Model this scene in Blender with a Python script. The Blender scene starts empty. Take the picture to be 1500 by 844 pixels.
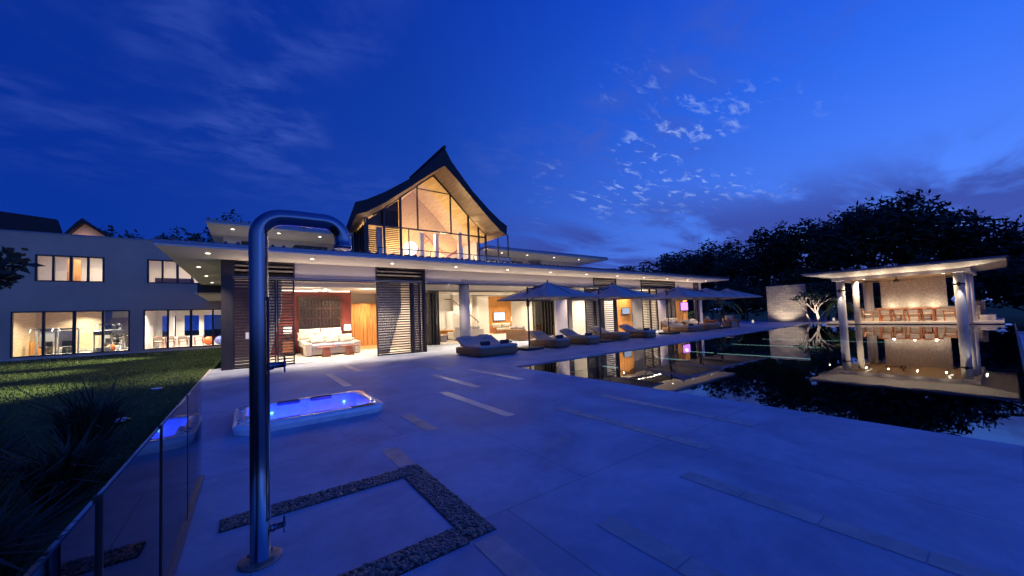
import bpy, math, random
from mathutils import Vector, Matrix
R = math.radians
rnd = random.Random(7)
sc = bpy.context.scene
COL = sc.collection

# ------------------------------------------------------------------ materials
def newmat(name):
    m = bpy.data.materials.new(name); m.use_nodes = True
    nt = m.node_tree; b = nt.nodes['Principled BSDF']
    return m, nt, b
def mat(name, c, rough=0.6, metal=0.0, var=0.12, scale=6.0, bump=0.0, bscale=40.0, spec=0.5, stretch=(1,1,1), coat=0.0, c2=None):
    m, nt, b = newmat(name); N = nt.nodes; L = nt.links
    b.inputs['Roughness'].default_value = rough; b.inputs['Metallic'].default_value = metal
    b.inputs['Specular IOR Level'].default_value = spec; b.inputs['Coat Weight'].default_value = coat
    tc = N.new('ShaderNodeTexCoord'); mp = N.new('ShaderNodeMapping'); mp.inputs['Scale'].default_value = stretch
    L.new(tc.outputs['Object'], mp.inputs[0])
    nz = N.new('ShaderNodeTexNoise'); nz.inputs['Scale'].default_value = scale; nz.inputs['Detail'].default_value = 6; nz.inputs['Roughness'].default_value = .6
    L.new(mp.outputs[0], nz.inputs['Vector'])
    cr = N.new('ShaderNodeValToRGB')
    a = [max(0, v*(1-var)) for v in c]; d = [min(1, v*(1+var)) for v in c]
    if c2: a, d = list(c), list(c2)
    cr.color_ramp.elements[0].position = .3; cr.color_ramp.elements[1].position = .7
    cr.color_ramp.elements[0].color = (*a, 1); cr.color_ramp.elements[1].color = (*d, 1)
    L.new(nz.outputs['Fac'], cr.inputs[0]); L.new(cr.outputs[0], b.inputs['Base Color'])
    if bump > 0:
        n2 = N.new('ShaderNodeTexNoise'); n2.inputs['Scale'].default_value = bscale; n2.inputs['Detail'].default_value = 5
        L.new(mp.outputs[0], n2.inputs['Vector'])
        bp = N.new('ShaderNodeBump'); bp.inputs['Strength'].default_value = bump; bp.inputs['Distance'].default_value = .02
        L.new(n2.outputs['Fac'], bp.inputs['Height']); L.new(bp.outputs[0], b.inputs['Normal'])
    return m
def emit(name, c, s):
    m = bpy.data.materials.new(name); m.use_nodes = True; nt = m.node_tree; nt.nodes.clear()
    e = nt.nodes.new('ShaderNodeEmission'); e.inputs[0].default_value = (*c, 1); e.inputs[1].default_value = s
    o = nt.nodes.new('ShaderNodeOutputMaterial'); nt.links.new(e.outputs[0], o.inputs[0]); return m
def glass(name, tint=(.92,.95,.97), ior=1.45, amt=1.0):
    m = bpy.data.materials.new(name); m.use_nodes = True; nt = m.node_tree; nt.nodes.clear(); N = nt.nodes; L = nt.links
    t = N.new('ShaderNodeBsdfTransparent'); t.inputs[0].default_value = (*tint, 1)
    g = N.new('ShaderNodeBsdfGlossy'); g.inputs['Roughness'].default_value = .01
    fr = N.new('ShaderNodeFresnel'); fr.inputs[0].default_value = ior
    ml = N.new('ShaderNodeMath'); ml.operation = 'MULTIPLY'; ml.inputs[1].default_value = amt
    mx = N.new('ShaderNodeMixShader'); o = N.new('ShaderNodeOutputMaterial')
    L.new(fr.outputs[0], ml.inputs[0]); L.new(ml.outputs[0], mx.inputs[0]); L.new(t.outputs[0], mx.inputs[1]); L.new(g.outputs[0], mx.inputs[2]); L.new(mx.outputs[0], o.inputs[0])
    return m
def wood(name, c1, c2, stretch=(1, 1, 8), rough=.45, scale=5):
    m, nt, b = newmat(name); N = nt.nodes; L = nt.links
    tc = N.new('ShaderNodeTexCoord'); mp = N.new('ShaderNodeMapping'); mp.inputs['Scale'].default_value = stretch
    L.new(tc.outputs['Object'], mp.inputs[0])
    nz = N.new('ShaderNodeTexNoise'); nz.inputs['Scale'].default_value = scale; nz.inputs['Detail'].default_value = 8; nz.inputs['Distortion'].default_value = .6
    L.new(mp.outputs[0], nz.inputs['Vector'])
    cr = N.new('ShaderNodeValToRGB'); cr.color_ramp.elements[0].position = .35; cr.color_ramp.elements[1].position = .65
    cr.color_ramp.elements[0].color = (*c1, 1); cr.color_ramp.elements[1].color = (*c2, 1)
    L.new(nz.outputs['Fac'], cr.inputs[0]); L.new(cr.outputs[0], b.inputs['Base Color']); b.inputs['Roughness'].default_value = rough
    return m
def brick(name, c1, c2, mort, scale, bw=.6, rh=.3, off=.5, bump=.4, axis='YZ'):
    m, nt, b = newmat(name); N = nt.nodes; L = nt.links
    tc = N.new('ShaderNodeTexCoord'); sp = N.new('ShaderNodeSeparateXYZ'); cb = N.new('ShaderNodeCombineXYZ')
    L.new(tc.outputs['Object'], sp.inputs[0]); L.new(sp.outputs[axis[0]], cb.inputs[0]); L.new(sp.outputs[axis[1]], cb.inputs[1])
    br = N.new('ShaderNodeTexBrick'); br.inputs['Scale'].default_value = scale; br.inputs['Brick Width'].default_value = bw; br.inputs['Row Height'].default_value = rh
    br.offset = off; br.inputs['Mortar Size'].default_value = .012; br.inputs['Mortar Smooth'].default_value = .4
    br.inputs['Color1'].default_value = (*c1, 1); br.inputs['Color2'].default_value = (*c2, 1); br.inputs['Mortar'].default_value = (*mort, 1)
    L.new(cb.outputs[0], br.inputs['Vector'])
    nz = N.new('ShaderNodeTexNoise'); nz.inputs['Scale'].default_value = 9; nz.inputs['Detail'].default_value = 8
    L.new(tc.outputs['Object'], nz.inputs['Vector'])
    mx = N.new('ShaderNodeMix'); mx.data_type = 'RGBA'; mx.blend_type = 'MULTIPLY'; mx.inputs['Factor'].default_value = .75
    cr = N.new('ShaderNodeValToRGB'); cr.color_ramp.elements[0].color = (.45,.45,.45,1); cr.color_ramp.elements[1].color = (1.25,1.25,1.25,1)
    L.new(nz.outputs['Fac'], cr.inputs[0]); L.new(br.outputs['Color'], mx.inputs['A']); L.new(cr.outputs[0], mx.inputs['B'])
    L.new(mx.outputs['Result'], b.inputs['Base Color']); b.inputs['Roughness'].default_value = .85
    bp = N.new('ShaderNodeBump'); bp.inputs['Strength'].default_value = bump; bp.inputs['Distance'].default_value = .03
    ad = N.new('ShaderNodeMath'); ad.operation = 'SUBTRACT'; L.new(nz.outputs['Fac'], ad.inputs[0]); L.new(br.outputs['Fac'], ad.inputs[1])
    L.new(ad.outputs[0], bp.inputs['Height']); L.new(bp.outputs[0], b.inputs['Normal'])
    return m

M = dict(
 plaster=mat('plaster', (.58,.52,.48), .8, var=.06, scale=1.5, bump=.15, bscale=60),
 wingwall=mat('wing_render', (.44,.31,.22), .85, var=.14, scale=.35, bump=.2, bscale=30),
 white=mat('white_paint', (.72,.68,.62), .7, var=.03, scale=2),
 soffit=mat('soffit_board', (.66,.58,.50), .65, var=.10, scale=1.2, stretch=(.3,6,1), bump=.1, bscale=20),
 fascia=mat('fascia_metal', (.16,.17,.22), .35, metal=.6, var=.1),
 rooftile=mat('roof_tile', (.06,.065,.085), .45, metal=.3, var=.3, scale=9),
 darkmetal=mat('dark_bronze_metal', (.022,.019,.021), .42, metal=.3, var=.2, spec=.5),
 darkslat=mat('dark_louvre_slat', (.07,.055,.058), .4, metal=.2, var=.25, scale=12),
 blacktile=mat('black_shingle', (.012,.012,.016), .8, var=.4, scale=14, bump=.5, bscale=25),
 ceilwood=wood('ceiling_timber', (.48,.33,.16), (.66,.50,.28), (6,.4,6), .5, 3),
 cabinet=wood('amber_wood', (.34,.135,.03), (.62,.29,.08), (5,5,.35), .35, 3),
 redwood=wood('red_brown_wood', (.20,.06,.02), (.36,.12,.04), (3,3,6), .35, 5),
 darkwood=wood('dark_carved_wood', (.035,.014,.009), (.085,.034,.02), (4,4,1), .5, 5),
 panelwood=wood('pale_wood_panel', (.44,.32,.18), (.60,.46,.28), (.6,.6,7), .55, 4),
 floorwood=wood('wood_floor', (.35,.16,.06), (.5,.26,.11), (1,8,1), .35, 3),
 floorstone=mat('pale_stone_floor', (.55,.50,.44), .35, var=.07, scale=1.5),
 red=mat('oxblood_wall', (.12,.014,.012), .7, var=.1, scale=3),
 cream=mat('cream_fabric', (.62,.55,.45), .9, var=.05, scale=20, bump=.2, bscale=200),
 white_fab=mat('white_linen', (.75,.72,.68), .9, var=.03, scale=10, bump=.15, bscale=100),
 curtain=mat('pale_curtain', (.55,.52,.46), .9, var=.05),
 greycurtain=mat('grey_curtain', (.25,.25,.24), .9, var=.08),
 greyfab=mat('grey_outdoor_fabric', (.34,.285,.26), .9, var=.12, scale=12, bump=.2, bscale=200),
 taupe=mat('taupe_fabric', (.36,.29,.24), .9, var=.08, scale=30),
 wicker=mat('brown_wicker', (.24,.115,.05), .6, var=.45, scale=22, stretch=(1,1,6), bump=.9, bscale=50),
 darkfab=mat('dark_towel', (.03,.03,.05), .95, var=.2),
 canopy=mat('parasol_canvas', (.34,.29,.27), .85, var=.05, scale=3, bump=.1, bscale=80),
 steel=mat('brushed_steel', (.16,.18,.23), .2, metal=1.0, var=.08, scale=6, stretch=(30,30,.5)),
 rust=mat('stained_flange', (.25,.19,.16), .5, metal=.6, var=.4, scale=14),
 stone=brick('rough_stone_wall', (.40,.33,.26), (.26,.22,.18), (.16,.14,.12), 1.0, .55, .22),
 coral=mat('coral_stone_panel', (.40,.34,.27), .9, scale=9, bump=1.0, bscale=10, c2=(.70,.64,.54)),
 column=mat('pale_column_render', (.45,.42,.40), .55, var=.08, scale=2, stretch=(1,1,.3)),
 bark=mat('bark', (.09,.07,.055), .9, var=.35, scale=10, stretch=(1,1,.3), bump=.6, bscale=20),
 palebark=mat('pale_bark', (.33,.28,.24), .8, var=.25, scale=12, bump=.5, bscale=20),
 leaf=mat('dark_leaf', (.016,.024,.015), .8, scale=1.2, c2=(.035,.045,.022), spec=.3),
 leaf2=mat('mid_leaf', (.05,.09,.03), .6, scale=1.5, c2=(.09,.14,.05), spec=.3),
 grass=mat('lawn_blade', (.055,.072,.025), .7, scale=.8, c2=(.10,.118,.042), spec=.2),
 pebble=mat('pebble', (.02,.021,.024), .38, scale=45, c2=(.17,.155,.145), bump=.1),
 tub=mat('tub_acrylic', (.62,.62,.66), .12, var=.12, scale=9, coat=.5),
 chrome=mat('chrome', (.6,.62,.66), .08, metal=1.0, var=.02),
 black=mat('black_plastic', (.012,.012,.014), .4, var=.2),
 gymgrey=mat('grey_machine_enamel', (.32,.32,.30), .45, var=.1),
 orange=mat('orange_rubber', (.75,.14,.03), .5, var=.05),
 bluerub=mat('blue_rubber', (.10,.13,.35), .5, var=.05),
 screen=emit('lit_screen', (.75,.85,1.0), 1.6),
 screen_dim=emit('dim_screen', (.55,.65,.85), .8),
 purple=emit('purple_screen', (.62,.22,1.0), 2.2),
 lampshade=emit('lit_lampshade', (1.0,.86,.66), 2.6),
 downl=emit('downlight_lens', (1.0,.88,.68), 5),
 lantern=emit('lantern_glow', (1.0,.85,.65), .7),
 cove=emit('cove_strip', (1.0,.86,.66), 3.2),
 moon=emit('globe_lamp_glow', (1.0,.93,.80), 2.2),
 bluelight=emit('tub_led', (.06,.22,1.0), 9),
 poollight=emit('pool_led', (.75,1.0,.92), 1.3),  # glow of the underwater light beams, not a lamp
 pane=glass('window_pane', (.93,.94,.95), 1.45, .9),
 railglass=glass('balustrade_glass', (.80,.88,.94), 1.52, 1.0),
)
# terrace concrete: mottled, faint formwork joints, partly polished
def deck_mat():
    m, nt, b = newmat('terrace_concrete'); N = nt.nodes; L = nt.links
    tc = N.new('ShaderNodeTexCoord')
    n1 = N.new('ShaderNodeTexNoise'); n1.inputs['Scale'].default_value = .8; n1.inputs['Detail'].default_value = 9; n1.inputs['Roughness'].default_value = .62; n1.inputs['Distortion'].default_value = .4
    n2 = N.new('ShaderNodeTexNoise'); n2.inputs['Scale'].default_value = 9; n2.inputs['Detail'].default_value = 8
    for n in (n1, n2): L.new(tc.outputs['Object'], n.inputs['Vector'])
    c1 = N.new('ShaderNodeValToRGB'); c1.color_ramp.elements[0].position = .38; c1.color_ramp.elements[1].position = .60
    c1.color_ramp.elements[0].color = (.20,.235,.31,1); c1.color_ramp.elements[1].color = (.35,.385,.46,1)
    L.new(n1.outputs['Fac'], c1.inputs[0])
    mx = N.new('ShaderNodeMix'); mx.data_type = 'RGBA'; mx.blend_type = 'MULTIPLY'; mx.inputs['Factor'].default_value = .5
    c2 = N.new('ShaderNodeValToRGB'); c2.color_ramp.elements[0].color = (.58,.58,.58,1); c2.color_ramp.elements[1].color = (1.15,1.15,1.15,1)
    L.new(n2.outputs['Fac'], c2.inputs[0]); L.new(c1.outputs[0], mx.inputs['A']); L.new(c2.outputs[0], mx.inputs['B'])
    br = N.new('ShaderNodeTexBrick'); br.inputs['Scale'].default_value = 1; br.inputs['Brick Width'].default_value = 2.4; br.inputs['Row Height'].default_value = 2.3; br.offset = .35
    br.inputs['Mortar Size'].default_value = .006; br.inputs['Color1'].default_value = (1,1,1,1); br.inputs['Color2'].default_value = (.93,.93,.95,1); br.inputs['Mortar'].default_value = (.62,.6,.6,1)
    L.new(tc.outputs['Object'], br.inputs['Vector'])
    m2 = N.new('ShaderNodeMix'); m2.data_type = 'RGBA'; m2.blend_type = 'MULTIPLY'; m2.inputs['Factor'].default_value = 1
    L.new(mx.outputs['Result'], m2.inputs['A']); L.new(br.outputs['Color'], m2.inputs['B']); L.new(m2.outputs['Result'], b.inputs['Base Color'])
    rr = N.new('ShaderNodeMapRange'); rr.inputs[3].default_value = .5; rr.inputs[4].default_value = .72
    L.new(n1.outputs['Fac'], rr.inputs[0]); L.new(rr.outputs[0], b.inputs['Roughness'])
    bp = N.new('ShaderNodeBump'); bp.inputs['Strength'].default_value = .12; bp.inputs['Distance'].default_value = .01
    L.new(n2.outputs['Fac'], bp.inputs['Height']); L.new(bp.outputs[0], b.inputs['Normal'])
    b.inputs['Specular IOR Level'].default_value = .55
    return m
M['deck'] = deck_mat()
M['inlay'] = mat('inlay_stone', (.27,.25,.26), .40, var=.25, scale=5, bump=.1)
M['inlay_light'] = mat('pale_inlay_stone', (.44,.40,.37), .40, var=.2, scale=6, bump=.1)  # pale kerb stone; on inlays the paleness paints in reflected light
M['groundm'] = mat('lawn_soil', (.035,.06,.018), .95, scale=.6, c2=(.06,.09,.028), bump=.6, bscale=30, spec=.1)
M['basin'] = mat('pool_tile', (.010,.016,.020), .5, var=.2, scale=3)
def water_mat():
    m = bpy.data.materials.new('pool_water'); m.use_nodes = True; nt = m.node_tree; nt.nodes.clear(); N = nt.nodes; L = nt.links
    tc = N.new('ShaderNodeTexCoord'); nz = N.new('ShaderNodeTexNoise'); nz.inputs['Scale'].default_value = 1.3; nz.inputs['Detail'].default_value = 3
    L.new(tc.outputs['Object'], nz.inputs['Vector'])
    bp = N.new('ShaderNodeBump'); bp.inputs['Strength'].default_value = .06; bp.inputs['Distance'].default_value = .02; L.new(nz.outputs['Fac'], bp.inputs['Height'])
    t = N.new('ShaderNodeBsdfTransparent'); t.inputs[0].default_value = (.30,.50,.55,1)
    g = N.new('ShaderNodeBsdfGlossy'); g.inputs['Roughness'].default_value = .012; g.inputs['Color'].default_value = (.93,.95,1,1)
    L.new(bp.outputs[0], g.inputs['Normal'])
    fr = N.new('ShaderNodeFresnel'); fr.inputs[0].default_value = 2.8
    mx = N.new('ShaderNodeMixShader'); o = N.new('ShaderNodeOutputMaterial')
    L.new(fr.outputs[0], mx.inputs[0]); L.new(t.outputs[0], mx.inputs[1]); L.new(g.outputs[0], mx.inputs[2]); L.new(mx.outputs[0], o.inputs[0])
    return m
M['water'] = water_mat()
M['tubwater'] = glass('tub_water', (.35,.45,1.0), 1.33, .8)

# ------------------------------------------------------------------ builders
ORG = {}
class MB:
    def __init__(s): s.v = []; s.f = []; s.sm = []
    def add(s, vs, fs, smooth=False):
        o = len(s.v); s.v += [tuple(p) for p in vs]; s.f += [tuple(i+o for i in f) for f in fs]; s.sm += [smooth]*len(fs); return s
    def box(s, x0, x1, y0, y1, z0, z1):
        if x0 > x1: x0, x1 = x1, x0
        if y0 > y1: y0, y1 = y1, y0
        return s.add([(x0,y0,z0),(x1,y0,z0),(x1,y1,z0),(x0,y1,z0),(x0,y0,z1),(x1,y0,z1),(x1,y1,z1),(x0,y1,z1)],
              [(0,3,2,1),(4,5,6,7),(0,1,5,4),(1,2,6,5),(2,3,7,6),(3,0,4,7)])
    def obox(s, c, size, rz=0, rx=0, ry=0):
        Mx = Matrix.Translation(c) @ Matrix.Rotation(rz,4,'Z') @ Matrix.Rotation(ry,4,'Y') @ Matrix.Rotation(rx,4,'X')
        a, b, d = [q/2 for q in size]
        vs = [Mx @ Vector(p) for p in [(-a,-b,-d),(a,-b,-d),(a,b,-d),(-a,b,-d),(-a,-b,d),(a,-b,d),(a,b,d),(-a,b,d)]]
        return s.add(vs, [(0,3,2,1),(4,5,6,7),(0,1,5,4),(1,2,6,5),(2,3,7,6),(3,0,4,7)])
    def tube(s, pts, r, seg=12, cap=True):
        pts = [Vector(p) for p in pts]; n = len(pts)
        rs = r if isinstance(r, (list, tuple)) else [r]*n
        vs = []; up = None
        for i, p in enumerate(pts):
            d = (pts[min(i+1,n-1)] - pts[max(i-1,0)]).normalized()
            if up is None:
                up = Vector((0,0,1)) if abs(d.z) < .9 else Vector((1,0,0))
            a = d.cross(up)
            if a.length < 1e-5: a = d.orthogonal()
            a.normalize(); b = a.cross(d).normalized(); up = b
            for k in range(seg):
                t = 2*math.pi*k/seg; vs.append(p + (a*math.cos(t) + b*math.sin(t))*rs[i])
        fs = [(i*seg+k, i*seg+(k+1)%seg, (i+1)*seg+(k+1)%seg, (i+1)*seg+k) for i in range(n-1) for k in range(seg)]
        s.add(vs, fs, True)
        if cap:
            o = len(s.v) - len(vs)
            s.f += [tuple(o+k for k in range(seg)), tuple(o+(n-1)*seg+k for k in reversed(range(seg)))]; s.sm += [False, False]
        return s
    def lathe(s, prof, c=(0,0,0), seg=24, smooth=True):
        vs = [(c[0]+r*math.cos(2*math.pi*k/seg), c[1]+r*math.sin(2*math.pi*k/seg), c[2]+z) for r, z in prof for k in range(seg)]
        n = len(prof); fs = [(i*seg+k, i*seg+(k+1)%seg, (i+1)*seg+(k+1)%seg, (i+1)*seg+k) for i in range(n-1) for k in range(seg)]
        s.add(vs, fs, smooth); o = len(s.v)-len(vs)
        s.f += [tuple(o+k for k in reversed(range(seg))), tuple(o+(n-1)*seg+k for k in range(seg))]; s.sm += [False, False]
        return s
    def prism(s, poly, a0, a1, ax='z'):
        n = len(poly)
        def P(p, a): return {'z': (p[0],p[1],a), 'y': (p[0],a,p[1]), 'x': (a,p[0],p[1])}[ax]
        vs = [P(p,a0) for p in poly] + [P(p,a1) for p in poly]
        return s.add(vs, [tuple(reversed(range(n))), tuple(range(n,2*n))] + [(i,(i+1)%n,n+(i+1)%n,n+i) for i in range(n)])
    def ball(s, c, r, sc3=(1,1,1), seg=16, rings=10):
        pr = [(math.sin(math.pi*i/rings), -math.cos(math.pi*i/rings)) for i in range(rings+1)]
        vs = [(c[0]+r*sc3[0]*max(a,1e-3)*math.cos(2*math.pi*k/seg), c[1]+r*sc3[1]*max(a,1e-3)*math.sin(2*math.pi*k/seg), c[2]+r*sc3[2]*b) for a, b in pr for k in range(seg)]
        return s.add(vs, [(i*seg+k, i*seg+(k+1)%seg, (i+1)*seg+(k+1)%seg, (i+1)*seg+k) for i in range(rings) for k in range(seg)], True)
    def build(s, name, m, parent=None, bevel=0, sub=0):
        o = Vector((0,0,0))
        if parent is not None: o = ORG.get(parent.name, Vector((0,0,0)))
        me = bpy.data.meshes.new(name); me.from_pydata([(x-o.x,y-o.y,z-o.z) for x,y,z in s.v], [], s.f); me.update()
        me.polygons.foreach_set('use_smooth', s.sm); me.materials.append(m)
        ob = bpy.data.objects.new(name, me); COL.objects.link(ob)
        if parent is not None: ob.parent = parent; ORG[ob.name] = o
        if bevel > 0:
            b = ob.modifiers.new('bevel','BEVEL'); b.width = bevel; b.segments = 3; b.limit_method = 'ANGLE'; b.angle_limit = R(40)
        if sub:
            b = ob.modifiers.new('sub','SUBSURF'); b.levels = sub; b.render_levels = sub
        return ob
def tag(o, label=None, cat=None, group=None, kind=None):
    if label: o['label'] = label
    if cat: o['category'] = cat
    if group: o['group'] = group
    if kind: o['kind'] = kind
    return o
def thing(name, label, cat, loc=(0,0,0), group=None):
    o = bpy.data.objects.new(name, None); COL.objects.link(o); o.location = loc; o.empty_display_size = .1
    ORG[o.name] = Vector(loc); return tag(o, label, cat, group)
def structure(o, label=None, cat=None): return tag(o, label, cat, kind='structure')
def dup(o, loc, rz=None, label=None, group=None, parent=None):
    c = o.copy(); COL.objects.link(c)
    if parent is not None: c.parent = parent
    else:
        c.location = loc
        if rz is not None: c.rotation_euler = (0,0,rz)
        if label: c['label'] = label
        if group: c['group'] = group
    for ch in o.children: dup(ch, None, parent=c)
    return c
def B(*a): return MB().box(*a)
LS = {'ceiling_lamp':1.15,'soffit_downlight':8.0,'gym_ceiling_lamp':1.7,'upper_ceiling_lamp':1.15,'gable_uplight':1.15,'pavilion_downlight':6.5,'column_washer':1.6,'wall_washer':3.2,'upper_downlight':3.0,'side_soffit_downlight':3.0,'lawn_washer':20.0,'gable_verge_light':.6,'tub_underwater_lamp':5.5,'stone_wall_uplight':2.2,'tree_uplight':1.8}
def light(kind, name, loc, power, col=(1,.78,.52), size=.2, rot=(0,0,0), size_y=None, spot=None, blend=.6):
    d = bpy.data.lights.new(name, kind); d.energy = power*LS.get(name,1.0); d.color = col
    if kind == 'AREA':
        d.size = size
        d.spread = R(130) if name in ('ceiling_lamp','gym_ceiling_lamp') else R(180)
        if size_y: d.shape = 'RECTANGLE'; d.size_y = size_y
    elif kind in ('POINT','SPOT'): d.shadow_soft_size = size
    if kind == 'SPOT': d.spot_size = spot or R(100); d.spot_blend = blend
    o = bpy.data.objects.new(name, d); COL.objects.link(o); o.location = loc; o.rotation_euler = rot; return o

# ------------------------------------------------------------------ camera
cam = bpy.data.cameras.new('camera'); co = bpy.data.objects.new('camera', cam); COL.objects.link(co)
f = 529.2; d1 = Vector((727,4,-f)).normalized(); d2 = Vector((-385,-37,-f)); d2 = (d2 - d1*d1.dot(d2)).normalized(); u = d1.cross(d2)
co.matrix_world = Matrix.Translation((0,0,1.45)) @ Matrix((d1,d2,u)).to_4x4()
cam.sensor_width = 36; cam.lens = f/1500*36; cam.shift_y = 18/1500; cam.clip_start = .05; cam.clip_end = 2000
sc.camera = co

# ------------------------------------------------------------------ ground, terrace, pool
P2 = lambda x: 8.5 + (x-6.1)*(9.35-8.5)/(35-6.1)     # pool edge on the house side
g = MB()
g.add([(-400,-400,-.9),(400,-400,-.9),(400,400,-.9),(-400,400,-.9)], [(0,1,2,3)])
structure(g.build('ground', M['groundm']))
# lawn, sloping down toward the camera side at the left
vs = []; xs = [-60,-40,-25,-15,-10,-7,-5,-3.6,-2.6,-1.8,-1.02]; ys = [-12,-4,0,2,3.5,5,6.5,8,10,13,17,22,28,33.0,40,60]
for y in ys:
    for x in xs:
        k = max(0, min(1, (9.5-y)/5)); vs.append((x, y, -.03-.55*k*min(1,(-1.02-x)/.8+.0)))
nx = len(xs)
lw = MB().add(vs, [(j*nx+i, j*nx+i+1, (j+1)*nx+i+1, (j+1)*nx+i) for j in range(len(ys)-1) for i in range(nx-1)], True)
structure(lw.build('lawn', M['groundm']))
def lawn_z(x, y):
    k = max(0, min(1, (9.5-y)/5)); return -.03-.55*k*min(1, (-1.02-x)/.8)
TX0, TX1, TY0, TY1 = -.13, 1.72, 6.03, 7.52      # spa cut-out
SX0, SX1, SY0, SY1 = -.18, 1.36, 2.14, 3.57      # shower tray frame
dk = MB()
def flat(mb, poly, z): mb.add([(x,y,z) for x,y in poly], [tuple(range(len(poly)))])
flat(dk, [(-1.02,-12),(6.1,-12),(6.1,TY0),(-1.02,TY0)], 0)
flat(dk, [(-1.02,TY0),(TX0,TY0),(TX0,TY1),(-1.02,TY1)], 0)
flat(dk, [(TX1,TY0),(6.1,TY0),(6.1,TY1),(TX1,TY1)], 0)
flat(dk, [(-1.02,TY1),(6.1,TY1),(6.1,16.2),(-1.02,16.2)], 0)
flat(dk, [(6.1,8.5),(35,9.35),(35,18.7),(6.1,18.7)], 0)
flat(dk, [(35,.2),(47,.2),(47,18.7),(35,18.7)], 0)
# edges down into pool and lawn
dk.add([(6.1,-12,0),(6.1,8.5,0),(6.1,8.5,-.6),(6.1,-12,-.6)], [(0,1,2,3)])
dk.add([(6.1,8.5,0),(35,9.35,0),(35,9.35,-.6),(6.1,8.5,-.6)], [(0,1,2,3)])
dk.add([(35,9.35,0),(35,.2,0),(35,.2,-.6),(35,9.35,-.6)], [(0,1,2,3)])
dk.add([(-1.02,-12,0),(-1.02,16.2,0),(-1.02,16.2,-1),(-1.02,-12,-1)], [(0,3,2,1)])
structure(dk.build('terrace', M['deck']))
structure(B(-1.10,-1.023,-12,16.2,-.4,.006).build('terrace_kerb', M['inlay_light']))
bs = MB(); flat(bs, [(6.1,-.1),(35,-.1),(35,9.4),(6.1,8.6)], -.45); structure(bs.build('pool_floor', M['basin']))
w = MB(); flat(w, [(6.1,-.1),(35,-.1),(35,9.352),(6.1,8.502)], -.035); structure(w.build('pool_water', M['water']))
rim = MB(); rim.box(6.1,35,-.16,-.1,-.5,-.03); structure(rim.build('pool_weir_edge', M['basin']))
structure(B(10.0,24.1,-.75,-.16,-.5,.03).build('overflow_ledge', M['deck']))
structure(B(24.1,24.5,-.95,-.14,-.5,.10).build('ledge_coping', M['inlay_light']))
edge = MB().add([(6.1,8.5,.004),(35,9.35,.004),(35,9.47,.004),(6.1,8.62,.004)], [(0,1,2,3)])
structure(edge.build('pool_coping', M['inlay']))
# inlaid stone strips; those near the house paler, reflected light painted in
for (x, y0, y1, lt) in [(1.80,8.86,11.43,1),(1.27,3.60,4.22,0),(3.07,4.34,6.63,1),(3.10,-.6,1.77,0),(3.87,1.91,4.21,0),(3.84,6.6,8.88,1),(5.0,6.62,8.95,1),(1.24,.5,2.10,0),(1.92,4.5,5.5,0),(2.0,.6,1.75,0),(5.0,1.9,4.3,0),(2.6,11.2,13.4,1),(4.4,9.6,11.6,0)]:
    s = MB(); n = max(2, int((y1-y0)/.45))
    for k in range(n):
        a = y0+(y1-y0)*k/n; b = y0+(y1-y0)*(k+1)/n
        s.box(x-.085, x+.085, a+.004, b-.004, -.02, .004)
    structure(s.build('stone_inlay', M['inlay_light' if lt else 'inlay']))
# pebble bands round the shower tray: dark bed plus loose stones
bed = MB(); W = .22
rects = [(SX0,SX1,SY1-W,SY1),(SX1-W,SX1,SY0,SY1-W),(SX0,SX1-W,SY0-.02,SY0+W-.02)]
for (a,b,c,d) in rects: bed.box(a,b,c,d,-.02,.004)
structure(bed.build('gravel_bed', M['black']))
pb = MB(); ic = [(0,0,1),(0.894,0,.447),(.276,.851,.447),(-.724,.526,.447),(-.724,-.526,.447),(.276,-.851,.447),(.724,.526,-.447),(-.276,.851,-.447),(-.894,0,-.447),(-.276,-.851,-.447),(.724,-.526,-.447),(0,0,-1)]
icf = [(0,1,2),(0,2,3),(0,3,4),(0,4,5),(0,5,1),(1,6,2),(2,7,3),(3,8,4),(4,9,5),(5,10,1),(6,7,2),(7,8,3),(8,9,4),(9,10,5),(10,6,1),(11,7,6),(11,8,7),(11,9,8),(11,10,9),(11,6,10)]
for (a,b,c,d) in rects:
    for k in range(int((b-a)*(d-c)*4200)):
        r = rnd.uniform(.007,.018); x = rnd.uniform(a+.01,b-.01); y = rnd.uniform(c+.01,d-.01); t = rnd.uniform(0,6.28); e = rnd.uniform(.6,1.0)
        z = .004+r*.22
        pb.add([(x+(p[0]*math.cos(t)*1.35-p[1]*math.sin(t)*e)*r, y+(p[0]*math.sin(t)*1.35+p[1]*math.cos(t)*e)*r, z+p[2]*r*.6) for p in ic], icf, True)
po = pb.build('pebbles', M['pebble'], sub=0); tag(po, kind='stuff')
tag(po, 'dark rounded pebbles filling the square band around the shower tray', 'pebbles')

# ------------------------------------------------------------------ outdoor shower
sh = thing('outdoor_shower', 'tall polished steel pipe shower curving over at the top, in front', 'shower', (.05,2.81,0))
pts = [(.05,2.81,.012),(.05,2.81,.7),(.05,2.81,1.3),(.05,2.81,2.02)]
for k in range(1,9):
    t = math.pi/2*k/8; pts.append((.05+.14*(1-math.cos(t)), 2.81, 2.02+.14*math.sin(t)))
pts.append((.25,2.81,2.163))
for k in range(0,9):
    t = math.pi/2*k/8; pts.append((.43+.12*math.sin(t), 2.81, 2.163-.12*(1-math.cos(t))))
pts.append((.55,2.81,1.985))
MB().tube(pts, .052, 32).build('pipe', M['steel'], sh)
MB().lathe([(.046,1.978),(.058,1.978),(.058,2.0),(.053,2.004)], (.55,2.81,0), 32).build('shower_head', M['steel'], sh)
fl = MB().lathe([(.115,0.001),(.115,.010),(.108,.013),(.054,.013)], (.05,2.81,0), 40).build('floor_flange', M['rust'], sh)
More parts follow.
